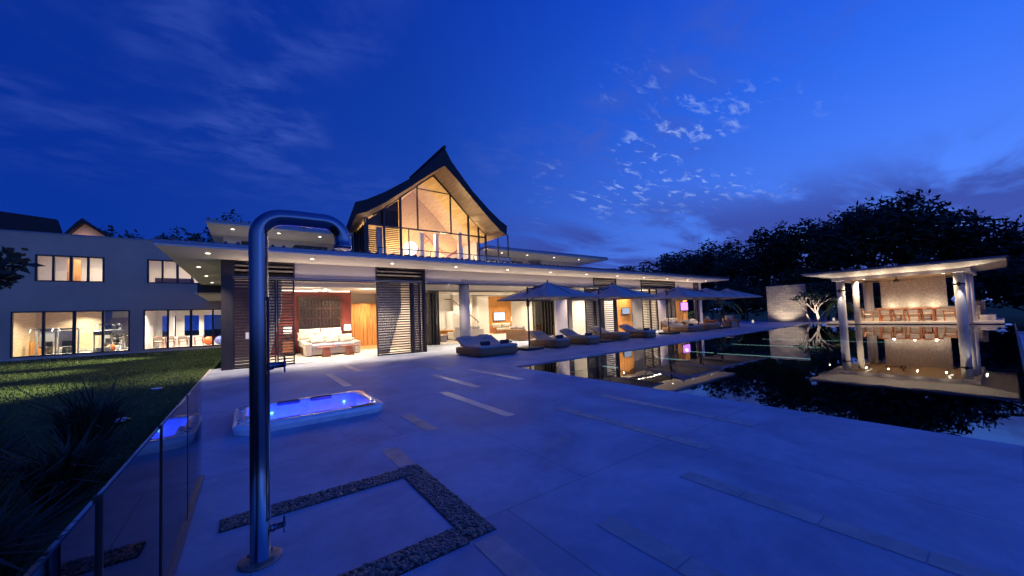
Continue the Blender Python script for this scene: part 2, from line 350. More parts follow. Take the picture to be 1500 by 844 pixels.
for k in range(4):
    a = math.pi/4+k*math.pi/2; MB().lathe([(.009,.013),(.009,.02),(.006,.023)], (.05+.085*math.cos(a),2.81+.085*math.sin(a),0), 10).build('bolt', M['steel'], sh)
for z, L1 in ((1.185,.085),(.175,.075)):
    v = MB().tube([(.09,2.80,z),(.10+L1,2.79,z+.005)], .018, 16).tube([(.105,2.80,z),(.125,2.80,z)], .024, 16).build('valve', M['steel'], sh)
    MB().tube([(.10+L1,2.79,z-.045),(.10+L1,2.79,z+.055)], .006, 10).tube([(.095+L1,2.79,z+.005),(.108+L1,2.79,z+.005)], .014, 12).build('lever', M['steel'], v)
MB().tube([(.098,2.765,.25),(.098,2.765,1.62)], .006, 8).tube([(.09,2.775,.25),(.098,2.765,.25)], .01, 8).tube([(.09,2.775,1.62),(.098,2.765,1.62)], .01, 8).build('riser_rod', M['steel'], sh)

# ------------------------------------------------------------------ hot tub
tb = thing('hot_tub', 'sunken white hot tub glowing blue, set in the terrace', 'hot tub', (.8,6.78,0))
X0, X1, Y0, Y1 = -.19, 1.78, 5.97, 7.58
def rr(x0,x1,y0,y1,r,z,n=6):
    out = []
    for cx,cy,a0 in ((x1-r,y1-r,0),(x0+r,y1-r,90),(x0+r,y0+r,180),(x1-r,y0+r,270)):
        for k in range(n+1):
            a = R(a0+90*k/n); out.append((cx+r*math.cos(a), cy+r*math.sin(a), z))
    return out
def ring(mb, loops, cap=True):
    n = len(loops[0]); o = len(mb.v); vs = [p for l in loops for p in l]
    fs = [(i*n+k, i*n+(k+1)%n, (i+1)*n+(k+1)%n, (i+1)*n+k) for i in range(len(loops)-1) for k in range(n)]
    if cap: fs.append(tuple((len(loops)-1)*n+k for k in range(n)))
    mb.add(vs, fs, True)
sb = MB(); ring(sb, [rr(X0+.01,X1-.01,Y0+.01,Y1-.01,.22,.001), rr(X0,X1,Y0,Y1,.22,.06), rr(X0,X1,Y0,Y1,.22,.10), rr(X0+.02,X1-.02,Y0+.02,Y1-.02,.21,.118), rr(X0+.14,X1-.14,Y0+.27,Y1-.13,.17,.112),
  rr(X0+.17,X1-.17,Y0+.30,Y1-.16,.16,.09), rr(X0+.22,X1-.22,Y0+.35,Y1-.2,.15,-.10), rr(X0+.27,X1-.27,Y0+.40,Y1-.25,.15,-.33), rr(X0+.6,X1-.6,Y0+.5,Y1-.5,.12,-.36), rr(X0+.64,X1-.64,Y0+.54,Y1-.54,.12,-.7)])
sb.build('shell', M['tub'], tb)
wt = MB(); flat(wt, [(p[0],p[1]) for p in rr(X0+.2,X1-.2,Y0+.33,Y1-.18,.15,0)], -.04); wt.build('water', M['tubwater'], tb)
for (x,y,a) in [(X0+.15,6.5,90),(.55,Y1-.14,0),(1.05,Y1-.14,0)]:
    q = MB().obox((x+.02*(1 if a else 0), y-.02, .10), (.34,.07,.07), R(a)); q.build('headrest', M['black' if y>7 else 'tub'], tb, bevel=.025)
for (x,y,z) in [(.30,Y1-.215,-.03),(.36,Y1-.215,-.16),(1.42,Y1-.22,-.02),(1.48,Y1-.22,-.14),(.95,Y1-.22,-.2),(X0+.235,6.6,-.03),(X0+.24,6.9,-.05),(X1-.235,6.9,-.05),(X1-.24,6.5,-.12)]:
    MB().ball((x,y,z), .022, seg=10, rings=6).build('jet_light', M['bluelight'], tb)
for (x,y) in [(1.62,6.15),(1.66,6.35),(-.10,6.25),(-.10,6.42),(-.1,7.2)]:
    MB().lathe([(.035,.112),(.035,.128),(.028,.134)], (x,y,0), 16).build('dial', M['chrome'], tb)
MB().box(1.28,1.62,Y0+.06,Y0+.20,.117,.124).build('control_panel', M['wicker'], tb, bevel=.004)
light('POINT','tub_underwater_lamp',(.4,6.8,-.2),14,(.015,.06,1),.08)
light('POINT','tub_underwater_lamp',(1.25,6.5,-.12),12,(.18,.12,1),.08)

# ------------------------------------------------------------------ glass balustrade
gb = thing('glass_balustrade', 'frameless glass balustrade with slim posts along the terrace edge, lower left', 'balustrade', (-.38,2,0))
py = [-.6,.75,1.70,2.68,3.70,4.70]
for a, b in zip(py[:-1], py[1:]): B(-.385,-.379,a+.012,b-.012,.004,.93).build('glass_pane', M['railglass'], gb)
for y, r in ((.75,.012),(1.70,.011),(2.68,.009),(3.70,.006)): B(-.382-r,-.382+r,y-r*.7,y+r*.7,0,.94).build('post', M['darkmetal'], gb)
B(-.41,-.355,-.6,4.70,0.002,.014).build('base_channel', M['fascia'], gb)

# ------------------------------------------------------------------ the villa
V = thing('villa', 'long low modern villa with dark louvre screens and a lit gabled upper storey', 'villa', (0,15.36,0))
FY = 15.36
def part(mb, name, m, **k): return mb.build(name, M[m] if isinstance(m,str) else m, V, **k)
# roof slab with soffit, fascia and tile ends
rf = part(MB().box(-2.05,31.3,13.12,20.0,3.74,3.83).box(-2.05,5,20.0,25.0,3.74,3.83), 'eave_roof', 'fascia')
MB().box(-2.02,31.27,13.15,22,3.68,3.738).box(-2.02,5,22,24.97,3.68,3.738).build('soffit', M['soffit'], rf)
tl = MB()
for i in range(0, 118):
    x = -1.95+i*.283; tl.tube([(x,13.10,3.855),(x,15.6,4.0)], .045, 8)
tl.add([(-2.05,13.1,3.832),(31.3,13.1,3.832),(31.3,20,4.10),(-2.05,20,4.10)], [(0,1,2,3)])
tl.build('roof_tiles', M['rooftile'], rf)
for i in range(12):
    x = -1.0+i*2.78
    MB().lathe([(.055,-.012),(.055,0),(.02,.0)], (x,14.15,3.679), 16).build('downlight', M['downl'], rf)
    light('SPOT','soffit_downlight',(x,14.45,3.64),125,(1,.80,.62),.05,(R(9),0,0),spot=R(76),blend=1.0)
# lower return roof at the back left
part(MB().box(-2.2,4,25.0,25.25,3.28,3.80), 'end_beam', 'darkmetal')
part(MB().box(-2.3,4,25.25,33,3.25,3.33), 'return_soffit', 'soffit')
for y in (17.5,20.5,23.5): light('SPOT','side_soffit_downlight',(-1.5,y,3.6),60,(1,.86,.6),.05,spot=R(130),blend=.8); MB().lathe([(.055,-.012),(.055,0)], (-1.5,y,3.679), 14).build('downlight', M['downl'], rf)
for y in (27.5,30.5): light('SPOT','side_soffit_downlight',(-1.2,y,3.2),60,(1,.86,.6),.05,spot=R(130),blend=.8)
for x0_,x1_ in ((-.6,6.2),(6.5,12),(12,17.5),(17.7,22.5),(22.7,27),(27.1,31)):  # added trim and fill lamps, put in to brighten the soffit
    B(x0_,x1_,FY-.05,FY-.013,3.10,3.125).build('uplight_trough', M['fascia'], rf)
    light('AREA','soffit_uplight',((x0_+x1_)/2,FY-.10,3.16),3.3*(x1_-x0_),(1,.80,.60),x1_-x0_,(R(180+45),0,0),size_y=.03)
# walls
part(MB().box(-.75,-.60,15.45,33,0,3.68), 'side_wall', 'plaster')
for (a,b) in ((1.36,4.24),(6.35,17.6),(19.85,22.6),(27.05,29.9)):
    part(B(a,b,FY,FY+.25,3.06,3.68), 'lintel', 'plaster')
    part(B(a,b,FY-.012,FY+.262,3.035,3.06), 'lintel_trim', 'darkmetal')
# louvre screens
def louvre(x0,x1,y,z0,z1,pitch=.105,fr=.045,mat_='darkslat',solid=False):
    fm = MB(); fm.box(x0,x0+fr,y-.035,y+.035,z0,z1).box(x1-fr,x1,y-.035,y+.035,z0,z1).box(x0+fr,x1-fr,y-.034,y+.034,z1-fr,z1).box(x0+fr,x1-fr,y-.034,y+.034,z0,z0+fr)
    o = part(fm, 'louvre_screen', 'darkmetal')
    s = MB(); n = int((z1-z0-2*fr)/pitch)
    for k in range(n):
        z = z0+fr+pitch*(k+.5)
        s.obox(((x0+x1)/2,y,z),(x1-x0-2*fr,.006 if not solid else .012,pitch*(.56 if not solid else .95)),0,R(38 if not solid else 26))
    s.build('slats', M[mat_], o); return o
part(B(-.75,-.44,FY-.06,FY+.12,0,3.68), 'corner_post', 'darkmetal')
louvre(-.44,.12,FY,0.01,3.06,solid=True)
louvre(.20,.78,FY+.05,0.01,3.06); louvre(.80,1.34,FY+.0,0.01,3.06)
part(B(.12,.20,FY-.04,FY+.1,0,3.06), 'post', 'darkmetal')
louvre(-.44,1.36,FY,3.08,3.68,.15)
louvre(4.26,5.72,FY,0.01,3.06); louvre(5.78,6.08,FY-.08,0.01,3.06,solid=True); part(B(5.72,5.78,FY-.1,FY+.05,0,3.06),'post','darkmetal'); part(B(6.28,6.37,FY-.1,FY+.2,0,3.68),'post','darkmetal')
louvre(6.10,6.27,FY,0.01,3.06)
louvre(4.24,6.28,FY,3.08,3.68,.15)
part(B(-.1,.0,FY-.1,FY-.04,1.0,1.22), 'wall_switch', 'white')
# bedroom
part(B(-.6,6.3,FY+.1,23,3.10,3.16), 'ceiling', 'white')
part(B(-.6,6.4,FY+.03,23,-.04,.008), 'interior_floor', 'floorstone')
part(B(4.5,6.3,19.5,23,.009,.014), 'wood_floor', 'floorwood')
part(B(-.6,4.38,20.5,20.65,0,3.10), 'red_wall', 'red')
part(B(-.6,6.4,22.9,23.05,0,3.10), 'rear_wall', 'white')
part(B(6.28,6.48,FY+.2,23,0,3.4), 'partition_wall', 'plaster')
cab = part(B(4.7,6.2,22.45,22.6,0,2.5), 'timber_screen', 'cabinet')
for k in range(6): B(4.7+k*.25,4.708+k*.25,22.44,22.449,0.02,2.48).build('groove', M['darkwood'], cab)
part(B(-.58,6.25,16.6,16.7,2.92,3.09), 'ceiling_bulkhead', 'white')
B(.9,4.3,20.38,20.46,3.02,3.07).build('cove_light', M['cove'], V)
for (x,y,p) in ((2.6,17.2,95),(1.0,18.2,80),(4.9,18,90),(5.4,21.3,110),(3.4,19.4,60),(.3,16.4,40),(5.4,16.4,35)):
    light('AREA','ceiling_lamp',(x,y,3.085),p,(1,.82,.60),.16)
for k in (1.49,4.11): light('POINT','bedside_glow',(k,20.2,1.35),14,(1,.65,.4),.1)
light('SPOT','wood_wall_washer',(5.5,22.1,3.0),70,(1,.8,.55),.04,(R(8),0,0),spot=R(70))
# living room
part(B(6.48,17.5,FY+.25,18.5,3.06,3.12), 'terrace_ceiling', 'soffit')
part(B(6.48,21.2,18.5,28.2,3.45,3.5), 'ceiling', 'white')
part(B(6.48,17.6,18.5,18.62,2.95,3.45), 'glazing_header', 'darkmetal')
part(B(6.48,17.6,18.3,18.5,3.0,3.06), 'header_trim', 'white')
part(B(6.48,31.2,18.6,28.2,-.04,.006), 'interior_floor', 'floorstone')
part(B(6.48,21.2,28.0,28.2,0,3.45), 'rear_wall', 'white')
part(B(17.42,20.5,27.9,27.99,0,3.3), 'timber_wall', 'cabinet')
part(B(13.9,15.7,27.5,27.95,.0,3.44), 'stair_wall', 'plaster')
part(B(20.8,21.0,18.6,28,0,3.45), 'partition_wall', 'white')
part(B(16.2,17.35,27.4,27.95,0,3.3), 'wall_pier', 'white')
part(B(8,20,24.02,24.06,3.2,3.30), 'cove_light', 'cove'); part(B(7.2,20.5,20.12,20.18,3.19,3.29), 'cove_light', 'cove')
part(B(7.2,20.5,20.2,24.0,3.2,3.27), 'floating_ceiling', 'white')
part(B(17.6,17.75,20.4,24.3,0,3.2), 'feature_wall', 'white')
col = part(MB().lathe([(.26,0),(.26,3.055)], (8.5,15.62,0), 32), 'round_column', 'column')
for (x,y,p,z) in ((8.5,17,90,3.04),(12.2,17,95,3.04),(15.4,17,70,3.04),(9,22,100,3.15),(12.5,22,120,3.15),(16,22,120,3.15),(18.8,26,140,3.3),(15,26.5,110,3.3),(12,26,120,3.3),(17.0,19.6,80,3.3)):
    light('AREA','ceiling_lamp',(x,y,z),p,(1,.82,.58),.18)
for (x,y,z,p) in ((2.2,18.7,2.75,16),(4.9,19.2,2.8,14),(8.5,25.6,2.9,40),(13,25.5,2.9,40),(17.5,25.8,2.9,36),(9.5,19.3,2.9,22),(14,19.3,2.9,22),(19.4,17.0,2.7,16),(25,16.9,2.7,14),(21,15.95,2.7,8)):
    light('POINT','cove_glow',(x,y,z),p*1.5,(1,.84,.62),.03)  # added point lamps that brighten the room ceilings
# folded glass door stacks
def doorstack(x0,x1,y,n,h=2.95):
    for k in range(n):
        x = x0+(x1-x0)*(k+.5)/n
        o = part(MB().box(x-.025,x+.025,y-.04,y+.04,0.01,h).box(x-.02,x+.02,y+.04,y+.9,0.01,.09).box(x-.02,x+.02,y+.04,y+.9,h-.07,h).box(x-.025,x+.025,y+.9,y+.96,.01,h), 'folded_door', 'darkmetal')
        B(x-.004,x+.004,y+.04,y+.9,.09,h-.07).build('glass_pane', M['pane'], o)
doorstack(7.9,8.55,18.55,4)
doorstack(15.7,17.3,18.4,6)
# right part of the facade
part(B(14.35,15.2,FY,FY+.2,0,3.06), 'facade_wall', 'plaster')
part(B(15.2,15.32,FY,FY+.2,0,3.06), 'post', 'darkmetal')
louvre(16.75,17.6,FY,0.01,3.06,solid=True); louvre(17.62,18.15,FY-.06,0.01,3.06,solid=True)
louvre(18.45,19.5,FY,0.01,3.06,.13); part(B(18.2,18.42,FY-.04,FY+.1,0,3.06),'post','darkmetal'); part(B(19.55,19.8,FY-.04,FY+.1,0,3.06),'post','darkmetal')
louvre(17.6,19.85,FY,3.08,3.68,.15)
part(B(19.85,21.0,16.4,16.5,0,3.05), 'facade_wall', 'white')
tw = part(B(21.0,22.75,16.3,16.45,0,3.05), 'timber_wall', 'cabinet')
part(B(19.8,22.8,FY+.1,16.4,3.0,3.06), 'ceiling', 'white')
louvre(22.65,23.6,FY,0.01,3.06,.12); louvre(23.65,24.55,FY,0.01,3.06,.12)
louvre(22.6,27.05,FY,3.08,3.68,.15)
part(B(24.6,25.6,FY-.02,FY+.2,0,3.06), 'facade_wall', 'plaster')
louvre(25.65,26.35,FY,0.01,3.06,solid=True); louvre(26.4,27.0,FY,0.01,3.06,solid=True)
part(B(29.0,29.7,FY+.5,FY+1.1,0,3.1), 'square_column', 'cabinet')
louvre(29.9,30.7,FY,0.01,3.68,solid=True); part(B(30.75,31.2,FY,FY+.2,0,3.68),'end_wall','plaster')
part(B(23,27.0,17.9,18,0,3.06),'rear_wall','white'); part(B(22.75,27,FY+.1,18,3.06,3.1),'ceiling','white'); part(B(27.0,27.1,FY+.1,18,0,3.1),'partition_wall','plaster')
part(B(18.0,20.9,17.9,18,0,3.06),'rear_wall','white'); part(B(16.0,20.9,FY+.26,18,3.13,3.16),'ceiling','white')
part(B(27.1,31.2,FY+.26,20,3.1,3.16),'veranda_ceiling','soffit')
for (x,y,p) in ((20.6,15.9,75),(21.9,15.85,60),(24,16.6,110),(26,16.6,70),(19.1,16.8,120),(16.1,16.6,110),(29.2,15.55,60),(28.0,17.5,60)):
    light('AREA','ceiling_lamp',(x,y,2.98),p,(1,.80,.56),.15)
light('POINT','purple_screen_glow',(28.6,15.5,1.75),10,(.6,.2,1),.1)

# ---- upper storey flat roofed wings
ur2 = part(B(-1.5,4.4,20,27,5.99,6.10), 'upper_roof', 'fascia'); ur = part(B(12.8,25.0,20,27,5.99,6.10), 'upper_roof', 'fascia')
B(-1.48,4.4,20.02,27,5.93,5.987).build('soffit', M['soffit'], ur2); B(12.8,24.98,20.02,27,5.93,5.987).build('soffit', M['soffit'], ur)
ut = MB(); ut0 = MB()
for i in range(21): ut0.tube([(-1.4+i*.283,19.98,6.12),(-1.4+i*.283,22,6.22)], .045, 8)
for i in range(43): ut.tube([(12.9+i*.283,19.98,6.12),(12.9+i*.283,22,6.22)], .045, 8)
ut.build('roof_tiles', M['rooftile'], ur); ut0.build('roof_tiles', M['rooftile'], ur2)
for a,b in ((-1.0,4.6),(12.4,18.2),(19.5,24)): part(B(a,b,22.5,22.6,3.85,5.93), 'upper_wall', 'plaster')
for a,b in ((-.3,.6),(2.0,3.6),(14,17.5)): part(B(a,b,22.47,22.497,4.1,5.7), 'dark_window', 'black')
part(B(-2.0,31,20,25,4.10,4.12), 'roof_terrace', 'deck')
for x in (-.6,1.2,3.0,14.5,16.8,19.5,22.3):
    light('SPOT','upper_downlight',(x,21.2,5.88),46,(1,.84,.6),.05,spot=R(130),blend=.8)
    MB().lathe([(.06,-.012),(.06,0)], (x,20.9,5.929), 14).build('downlight', M['downl'], ur)
# roof terrace rail (short posts with wire)
rl = MB()
for i in range(24): rl.box(-1.2+i*.75-.012,-1.2+i*.75+.012,19.9,19.93,4.1,4.95) if i<7 else None
for i in range(10): rl.box(16+i*1.0-.012,16+i*1.0+.012,19.9,19.93,4.1,4.95)
rl.box(-1.2,3.3,19.9,19.93,4.95,4.98).box(16,25,19.9,19.93,4.95,4.98)
part(rl, 'terrace_rail', 'darkmetal')

# ---- gabled storey
AX = 8.6
prof = [(0,10.71),(.45,10.05),(.95,9.58),(2.0,8.62),(3.3,7.72),(4.2,7.20),(4.75,6.98)]   # outer curve (dx, z)
prof2 = [(0,9.72),(.5,9.36),(1.0,8.98),(2.0,8.20),(3.3,7.20),(4.2,6.62),(4.70,6.42)]
gr = MB()
for s in (-1,1):
    poly = [(AX+s*d,z) for d,z in prof] + [(AX+s*d,z) for d,z in reversed(prof2)]
    if s < 0: poly = poly[::-1]
    # build strip-wise to keep faces convex
    for i in range(len(prof)-1):
        kf, kb = (.97,.84) if s < 0 else (.84,.80)
        q = [(s*prof[i][0],prof[i][1]),(s*prof[i+1][0],prof[i+1][1]),(s*prof2[i+1][0],prof2[i+1][1]),(s*prof2[i][0],prof2[i][1])]
        if s > 0: q = [(x,z-(.10*(x/4.7)**2)) for x,z in q]
        for y0,y1 in ((17.5,22.6),):
            vs = [(AX+x*kf,y0,z) for x,z in q]+[(AX+x*kb,y1,z) for x,z in q]
            fs = [(0,1,2,3),(7,6,5,4),(0,4,5,1)] + ([(1,5,6,2)] if i == len(prof)-2 else [])
            gr.add(vs, fs)
go = part(gr, 'gable_roof', 'blacktile')
gs = MB()
for s in (-1,1):
    for i in range(len(prof2)-1):
        a, b = prof2[i], prof2[i+1]
        kf, kb = (.97,.84) if s < 0 else (.84,.80); da, db = (0,0) if s < 0 else (.10*(a[0]/4.7)**2,.10*(b[0]/4.7)**2)
        gs.add([(AX+s*a[0]*kf,17.53,a[1]-.004-da),(AX+s*b[0]*kf,17.53,b[1]-.004-db),(AX+s*b[0]*kb,22.6,b[1]-.004-db),(AX+s*a[0]*kb,22.6,a[1]-.004-da)], [(0,1,2,3)])
gs.build('timber_soffit', M['ceilwood'], go)
# little ridge rolls on shingles
rr_ = MB().tube([(AX,17.45,10.72),(AX,22.6,10.72)], .09, 8); rr_.build('ridge_cap', M['blacktile'], go)
def roofz(x):
    k0 = (.93 if x < AX else .83); d = abs(x-AX)/k0
    for i in range(len(prof2)-1):
        if prof2[i][0] <= d <= prof2[i+1][0]:
            t = (d-prof2[i][0])/(prof2[i+1][0]-prof2[i][0]); return prof2[i][1]+t*(prof2[i+1][1]-prof2[i][1])-.006
    return prof2[-1][1]
GY = 19.04
gf = MB()
for x, w_ in ((4.9,.05),(5.75,.05),(6.63,.06),(7.6,.03),(9.63,.03),(10.8,.05),(11.5,.04),(12.0,.05)):
    z0 = 6.42 if x in (7.6,9.63) else 4.1
    gf.box(x-w_,x+w_,GY-.05,GY+.05,z0,roofz(x)-.02)
gf.box(4.9,12.0,GY-.045,GY+.045,6.38,6.45).box(7.05,7.09,GY-.04,GY+.04,4.1,6.38)
for (a,b) in ((7.6,9.63),): gf.box(a,b,GY-.03,GY+.03,8.72,8.77)
for s in (-1,1):
    xs_ = [0,.5,1,2,3.0,3.4]
    for a,b in zip(xs_[:-1],xs_[1:]):
        za, zb = roofz(AX+s*a), roofz(AX+s*b)
        gf.add([(AX+s*a,GY-.04,za),(AX+s*b,GY-.04,zb),(AX+s*b,GY-.04,zb-.09),(AX+s*a,GY-.04,za-.09),(AX+s*a,GY+.04,za),(AX+s*b,GY+.04,zb),(AX+s*b,GY+.04,zb-.09),(AX+s*a,GY+.04,za-.09)], [(0,1,2,3),(7,6,5,4),(3,2,6,7),(0,4,5,1)])
gfo = part(gf, 'gable_window', 'darkmetal')
for (a,b) in ((6.69,7.57),(7.63,9.60),(9.66,10.75)):
    poly = [(a,6.46),(b,6.46)]+[(x,roofz(x)-.1) for x in ([b]+([AX] if a<AX<b else [])+[a])]
    MB().prism(poly, GY-.004, GY+.004, 'y').build('glass_pane', M['pane'], gfo)
for (a,b) in ((7.1,10.75),(10.85,11.46),(11.54,11.95)): B(a,b,GY-.004,GY+.004,4.12,6.37).build('glass_pane', M['pane'], gfo)
# left louvred bays and side wall
def slats_only(x0,x1,y,z0,z1,pitch=.12):
    s = MB(); n = int((z1-z0)/pitch)
    for k in range(n): s.obox(((x0+x1)/2,y,z0+pitch*(k+.5)),(x1-x0,.006,pitch*.55),0,R(30))
    part(s,'louvre_slats','darkslat')
slats_only(5.82,6.56,GY+.1,4.12,roofz(5.82)-.1,.10); slats_only(4.95,5.4,GY+.1,4.12,6.3,.11)
part(MB().prism([(5.0,6.46),(6.56,6.46),(6.56,roofz(6.56)-.12),(5.0,roofz(5.0)-.12)][0:4], GY+.14, GY+.16,'y'),'upper_blind','darkwood')
part(B(5.4,5.72,GY+.2,GY+.24,4.12,6.37),'interior_blind','curtain')
sw = MB()
for k in range(6): sw.box(4.86,4.94,19.3+k*.6,19.38+k*.6,4.1,6.55)
part(sw,'side_mullions','darkmetal')
part(MB().box(4.97,5.0,19.3,22.4,4.1,6.6),'side_wall','darkslat')
part(MB().box(12.2,12.24,20.5,22.4,4.1,6.5),'side_wall','white')
for x,y in ((12.9,17.9),(12.9,19.0),(4.5,17.9)):
    part(B(x-.03,x+.03,y-.03,y+.03,4.05,6.45),'balcony_post','darkmetal')
rw_ = MB()
for i in range(len(prof2)-1):
    for s,kb in ((-1,.84),(1,.80)):
        a, b = prof2[i], prof2[i+1]; d_ = (lambda q: .10*(q/4.7)**2 if s > 0 else 0)
        if b[0] > 4.3: continue
        P4 = [(AX+s*a[0]*kb,4.1),(AX+s*b[0]*kb,4.1),(AX+s*b[0]*kb,b[1]-d_(b[0])-.006),(AX+s*a[0]*kb,a[1]-d_(a[0])-.006)]
        rw_.prism(P4 if s > 0 else P4[::-1],22.3,22.45,'y')
part(rw_,'rear_wall','ceilwood')
part(B(4.9,12.9,17.6,24.3,4.06,4.10),'gable_floor','floorwood')
for x in (8.35,9.3,10.9): part(B(x-.11,x+.11,20.3,20.52,4.1,6.9 if x>10 else 6.6),'interior_column','white')
for (a,b) in (((7.4,21,4.6),(9.0,21,6.4)),((8.8,21.3,4.5),(11.2,21.3,5.9)),((9.2,22,6.9),(11.2,22,5.2)),((8.2,22.5,6.3),(9.8,22.5,5.0))):
    part(MB().tube([a,b],.07,6),'timber_brace','redwood')
part(B(8.2,9.4,19.6,20.2,4.1,4.55),'built_in_bench','darkwood')
part(MB().box(6.7,7.4,19.9,20.0,4.1,5.0),'interior_blind','greycurtain')
# balcony glass rail
for (a,b) in ((5.0,7.6),(7.65,10.2),(10.25,12.85)):
    o = part(MB().box(a,b,17.58,17.61,4.95,4.99).box(a,a+.03,17.58,17.61,4.1,4.95),'balcony_rail','darkmetal'); B(a+.03,b,17.59,17.6,4.14,4.95).build('glass_pane', M['pane'], o)
for (x,y,z,p) in ((8.6,20.5,6.6,190),(7.2,21.5,5.8,110),(10.3,21.5,5.6,130),(11.6,20.4,4.9,60),(5.7,20.2,5.6,30)):
    light('POINT','gable_uplight',(x,y,z),p,(1,.70,.36),.25)
light('SPOT','gable_verge_light',(8.6,18.4,4.4),260,(1,.72,.42),.1,(R(180),0,0),spot=R(120))
gl = thing('globe_lamp', 'glowing white globe lamp inside the gabled upper room', 'lamp', (7.3,19.45,4.1))
MB().ball((7.3,19.45,5.42),.40,seg=28,rings=16).build('globe', M['moon'], gl); MB().tube([(7.3,19.45,4.1),(7.3,19.45,5.05)],.03,10).build('stem', M['darkmetal'], gl)
MB().lathe([(.2,4.1),(.2,4.13),(.05,4.15)],(7.3,19.45,0),20).build('foot', M['darkmetal'], gl)
# planters with tufts on the roof edge in front of the balcony
def tuft(mb, c, r, h, n, w=.012, spread=1.0):
    for k in range(n):
        a = rnd.uniform(0,6.28); l = h*rnd.uniform(.6,1.1); d = r*rnd.uniform(.2,1)*spread
        bx, by = c[0]+rnd.uniform(-.3,.3)*r*.4, c[1]+rnd.uniform(-.3,.3)*r*.4
        p0 = Vector((bx,by,c[2])); p1 = Vector((bx+d*.35*math.cos(a), by+d*.35*math.sin(a), c[2]+l*.6)); p2 = Vector((bx+d*math.cos(a), by+d*math.sin(a), c[2]+l*rnd.uniform(.55,1.0)))
        t = Vector((-math.sin(a),math.cos(a),0))*w
        mb.add([p0-t,p0+t,p1+t,p1-t,p2], [(0,1,2,3),(3,2,4)], True)
for i in range(9):
    x = 6.0+i*.85
    if rnd.random() < .15: continue
    pl = thing('roof_edge_plant', f'low dark tufted plant on the balcony edge, {["first","second","third","fourth","fifth","sixth","seventh","eighth","ninth"][i]} spot from the left', 'plant', (x,17.3,4.05), 'plants along the balcony edge')
    m_ = MB(); tuft(m_, (x,17.3,4.12), .22, .42+rnd.random()*.2, 60, .012); m_.build('foliage', M['leaf'], pl)
    B(x-.2,x+.2,17.2,17.4,4.03,4.16).build('planter', M['darkmetal'], pl, bevel=.01)

# ------------------------------------------------------------------ bedroom furniture
def cushion(mb, c, size, rz=0, rx=0, ry=0):
    n = 8; Mx = Matrix.Translation(c) @ Matrix.Rotation(rz,4,'Z') @ Matrix.Rotation(ry,4,'Y') @ Matrix.Rotation(rx,4,'X'); vs = []
    for s in (1,-1):
        for j in range(n+1):
            for i in range(n+1):
                u_, v_ = i/n*2-1, j/n*2-1; h = (1-u_**4)**.5*(1-v_**4)**.5; q = 1-.06*(1-abs(u_*v_))
                vs.append(Mx @ Vector((u_*size[0]/2*q, v_*size[1]/2*q, s*h*size[2]/2)))
    N_ = (n+1)**2; fs = []
    for j in range(n):
        for i in range(n):
            a = j*(n+1)+i; fs.append((a,a+1,a+n+2,a+n+1)); fs.append((N_+a+n+1,N_+a+n+2,N_+a+1,N_+a))
    mb.add(vs, fs, True); return mb
hb = thing('headboard_panel', 'dark carved wooden lattice panel on the red bedroom wall', 'wall panel', (2.9,20.4,1))
B(1.94,3.86,20.40,20.48,.9,2.82).build('backing', M['darkwood'], hb)
for i in range(4):
    for j in range(3):
        cx_, cz = 2.22+i*.46, 1.45+j*.50
        m_ = MB().box(cx_-.19,cx_+.19,20.35,20.40,cz+.14,cz+.19).box(cx_-.19,cx_+.19,20.35,20.40,cz-.19,cz-.14).box(cx_-.19,cx_-.14,20.35,20.40,cz-.14,cz+.14).box(cx_+.14,cx_+.19,20.35,20.40,cz-.14,cz+.14)
        m_.box(cx_-.05,cx_+.05,20.36,20.40,cz-.05,cz+.05)
        m_.build('carved_square', M['black'], hb)
bd = thing('bed', 'wide bed with white pillows against the dark carved panel', 'bed', (2.9,19.3,0))
B(1.95,3.85,18.3,20.35,.08,.34).build('base', M['darkwood'], bd, bevel=.02)
B(1.92,3.88,18.28,20.3,.34,.66).build('mattress', M['white_fab'], bd, bevel=.07)
for x in (2.4,3.35): cushion(MB(), (x,20.12,.92), (.92,.58,.24), 0, R(68)).build('pillow', M['white_fab'], bd)
for x in (2.15,2.85,3.5): cushion(MB(), (x,19.92,.84), (.6,.42,.18), 0, R(64)).build('small_pillow', M['cream'], bd)
sf = thing('bedroom_sofa', 'cream two seat sofa with broad arms at the foot of the bed', 'sofa', (2.95,17.8,0))
B(2.05,3.95,17.5,18.2,.08,.40).build('base', M['cream'], sf, bevel=.04)
B(2.02,3.98,18.02,18.27,.1,.74).build('backrest', M['cream'], sf, bevel=.06)
B(1.90,2.14,17.42,18.25,.04,.60).build('arm', M['cream'], sf, bevel=.05); B(3.86,4.10,17.42,18.25,.04,.60).build('arm', M['cream'], sf, bevel=.05)
for a,b in ((2.15,2.98),(3.0,3.85)): B(a,b,17.44,18.05,.40,.54).build('seat_cushion', M['white_fab'], sf, bevel=.04)
for x in (2.4,3.0,3.6): cushion(MB(), (x,17.92,.72), (.5,.42,.16), 0, R(70)).build('throw_pillow', M['cream'], sf)
for i,(x,l) in enumerate(((2.62,'left'),(3.52,'right'))):
    t = thing('side_table', f'small dark wooden pedestal table before the cream sofa, the {l} one', 'table', (x,16.95,0), 'pedestal tables before the cream sofa')
    B(x-.34,x+.34,16.75,17.15,.40,.44).build('table_top', M['redwood'], t, bevel=.008)
    MB().prism([(x-.17,.0),(x+.17,.0),(x+.10,.40),(x-.10,.40)], 16.83, 17.07,'y').build('pedestal', M['redwood'], t)
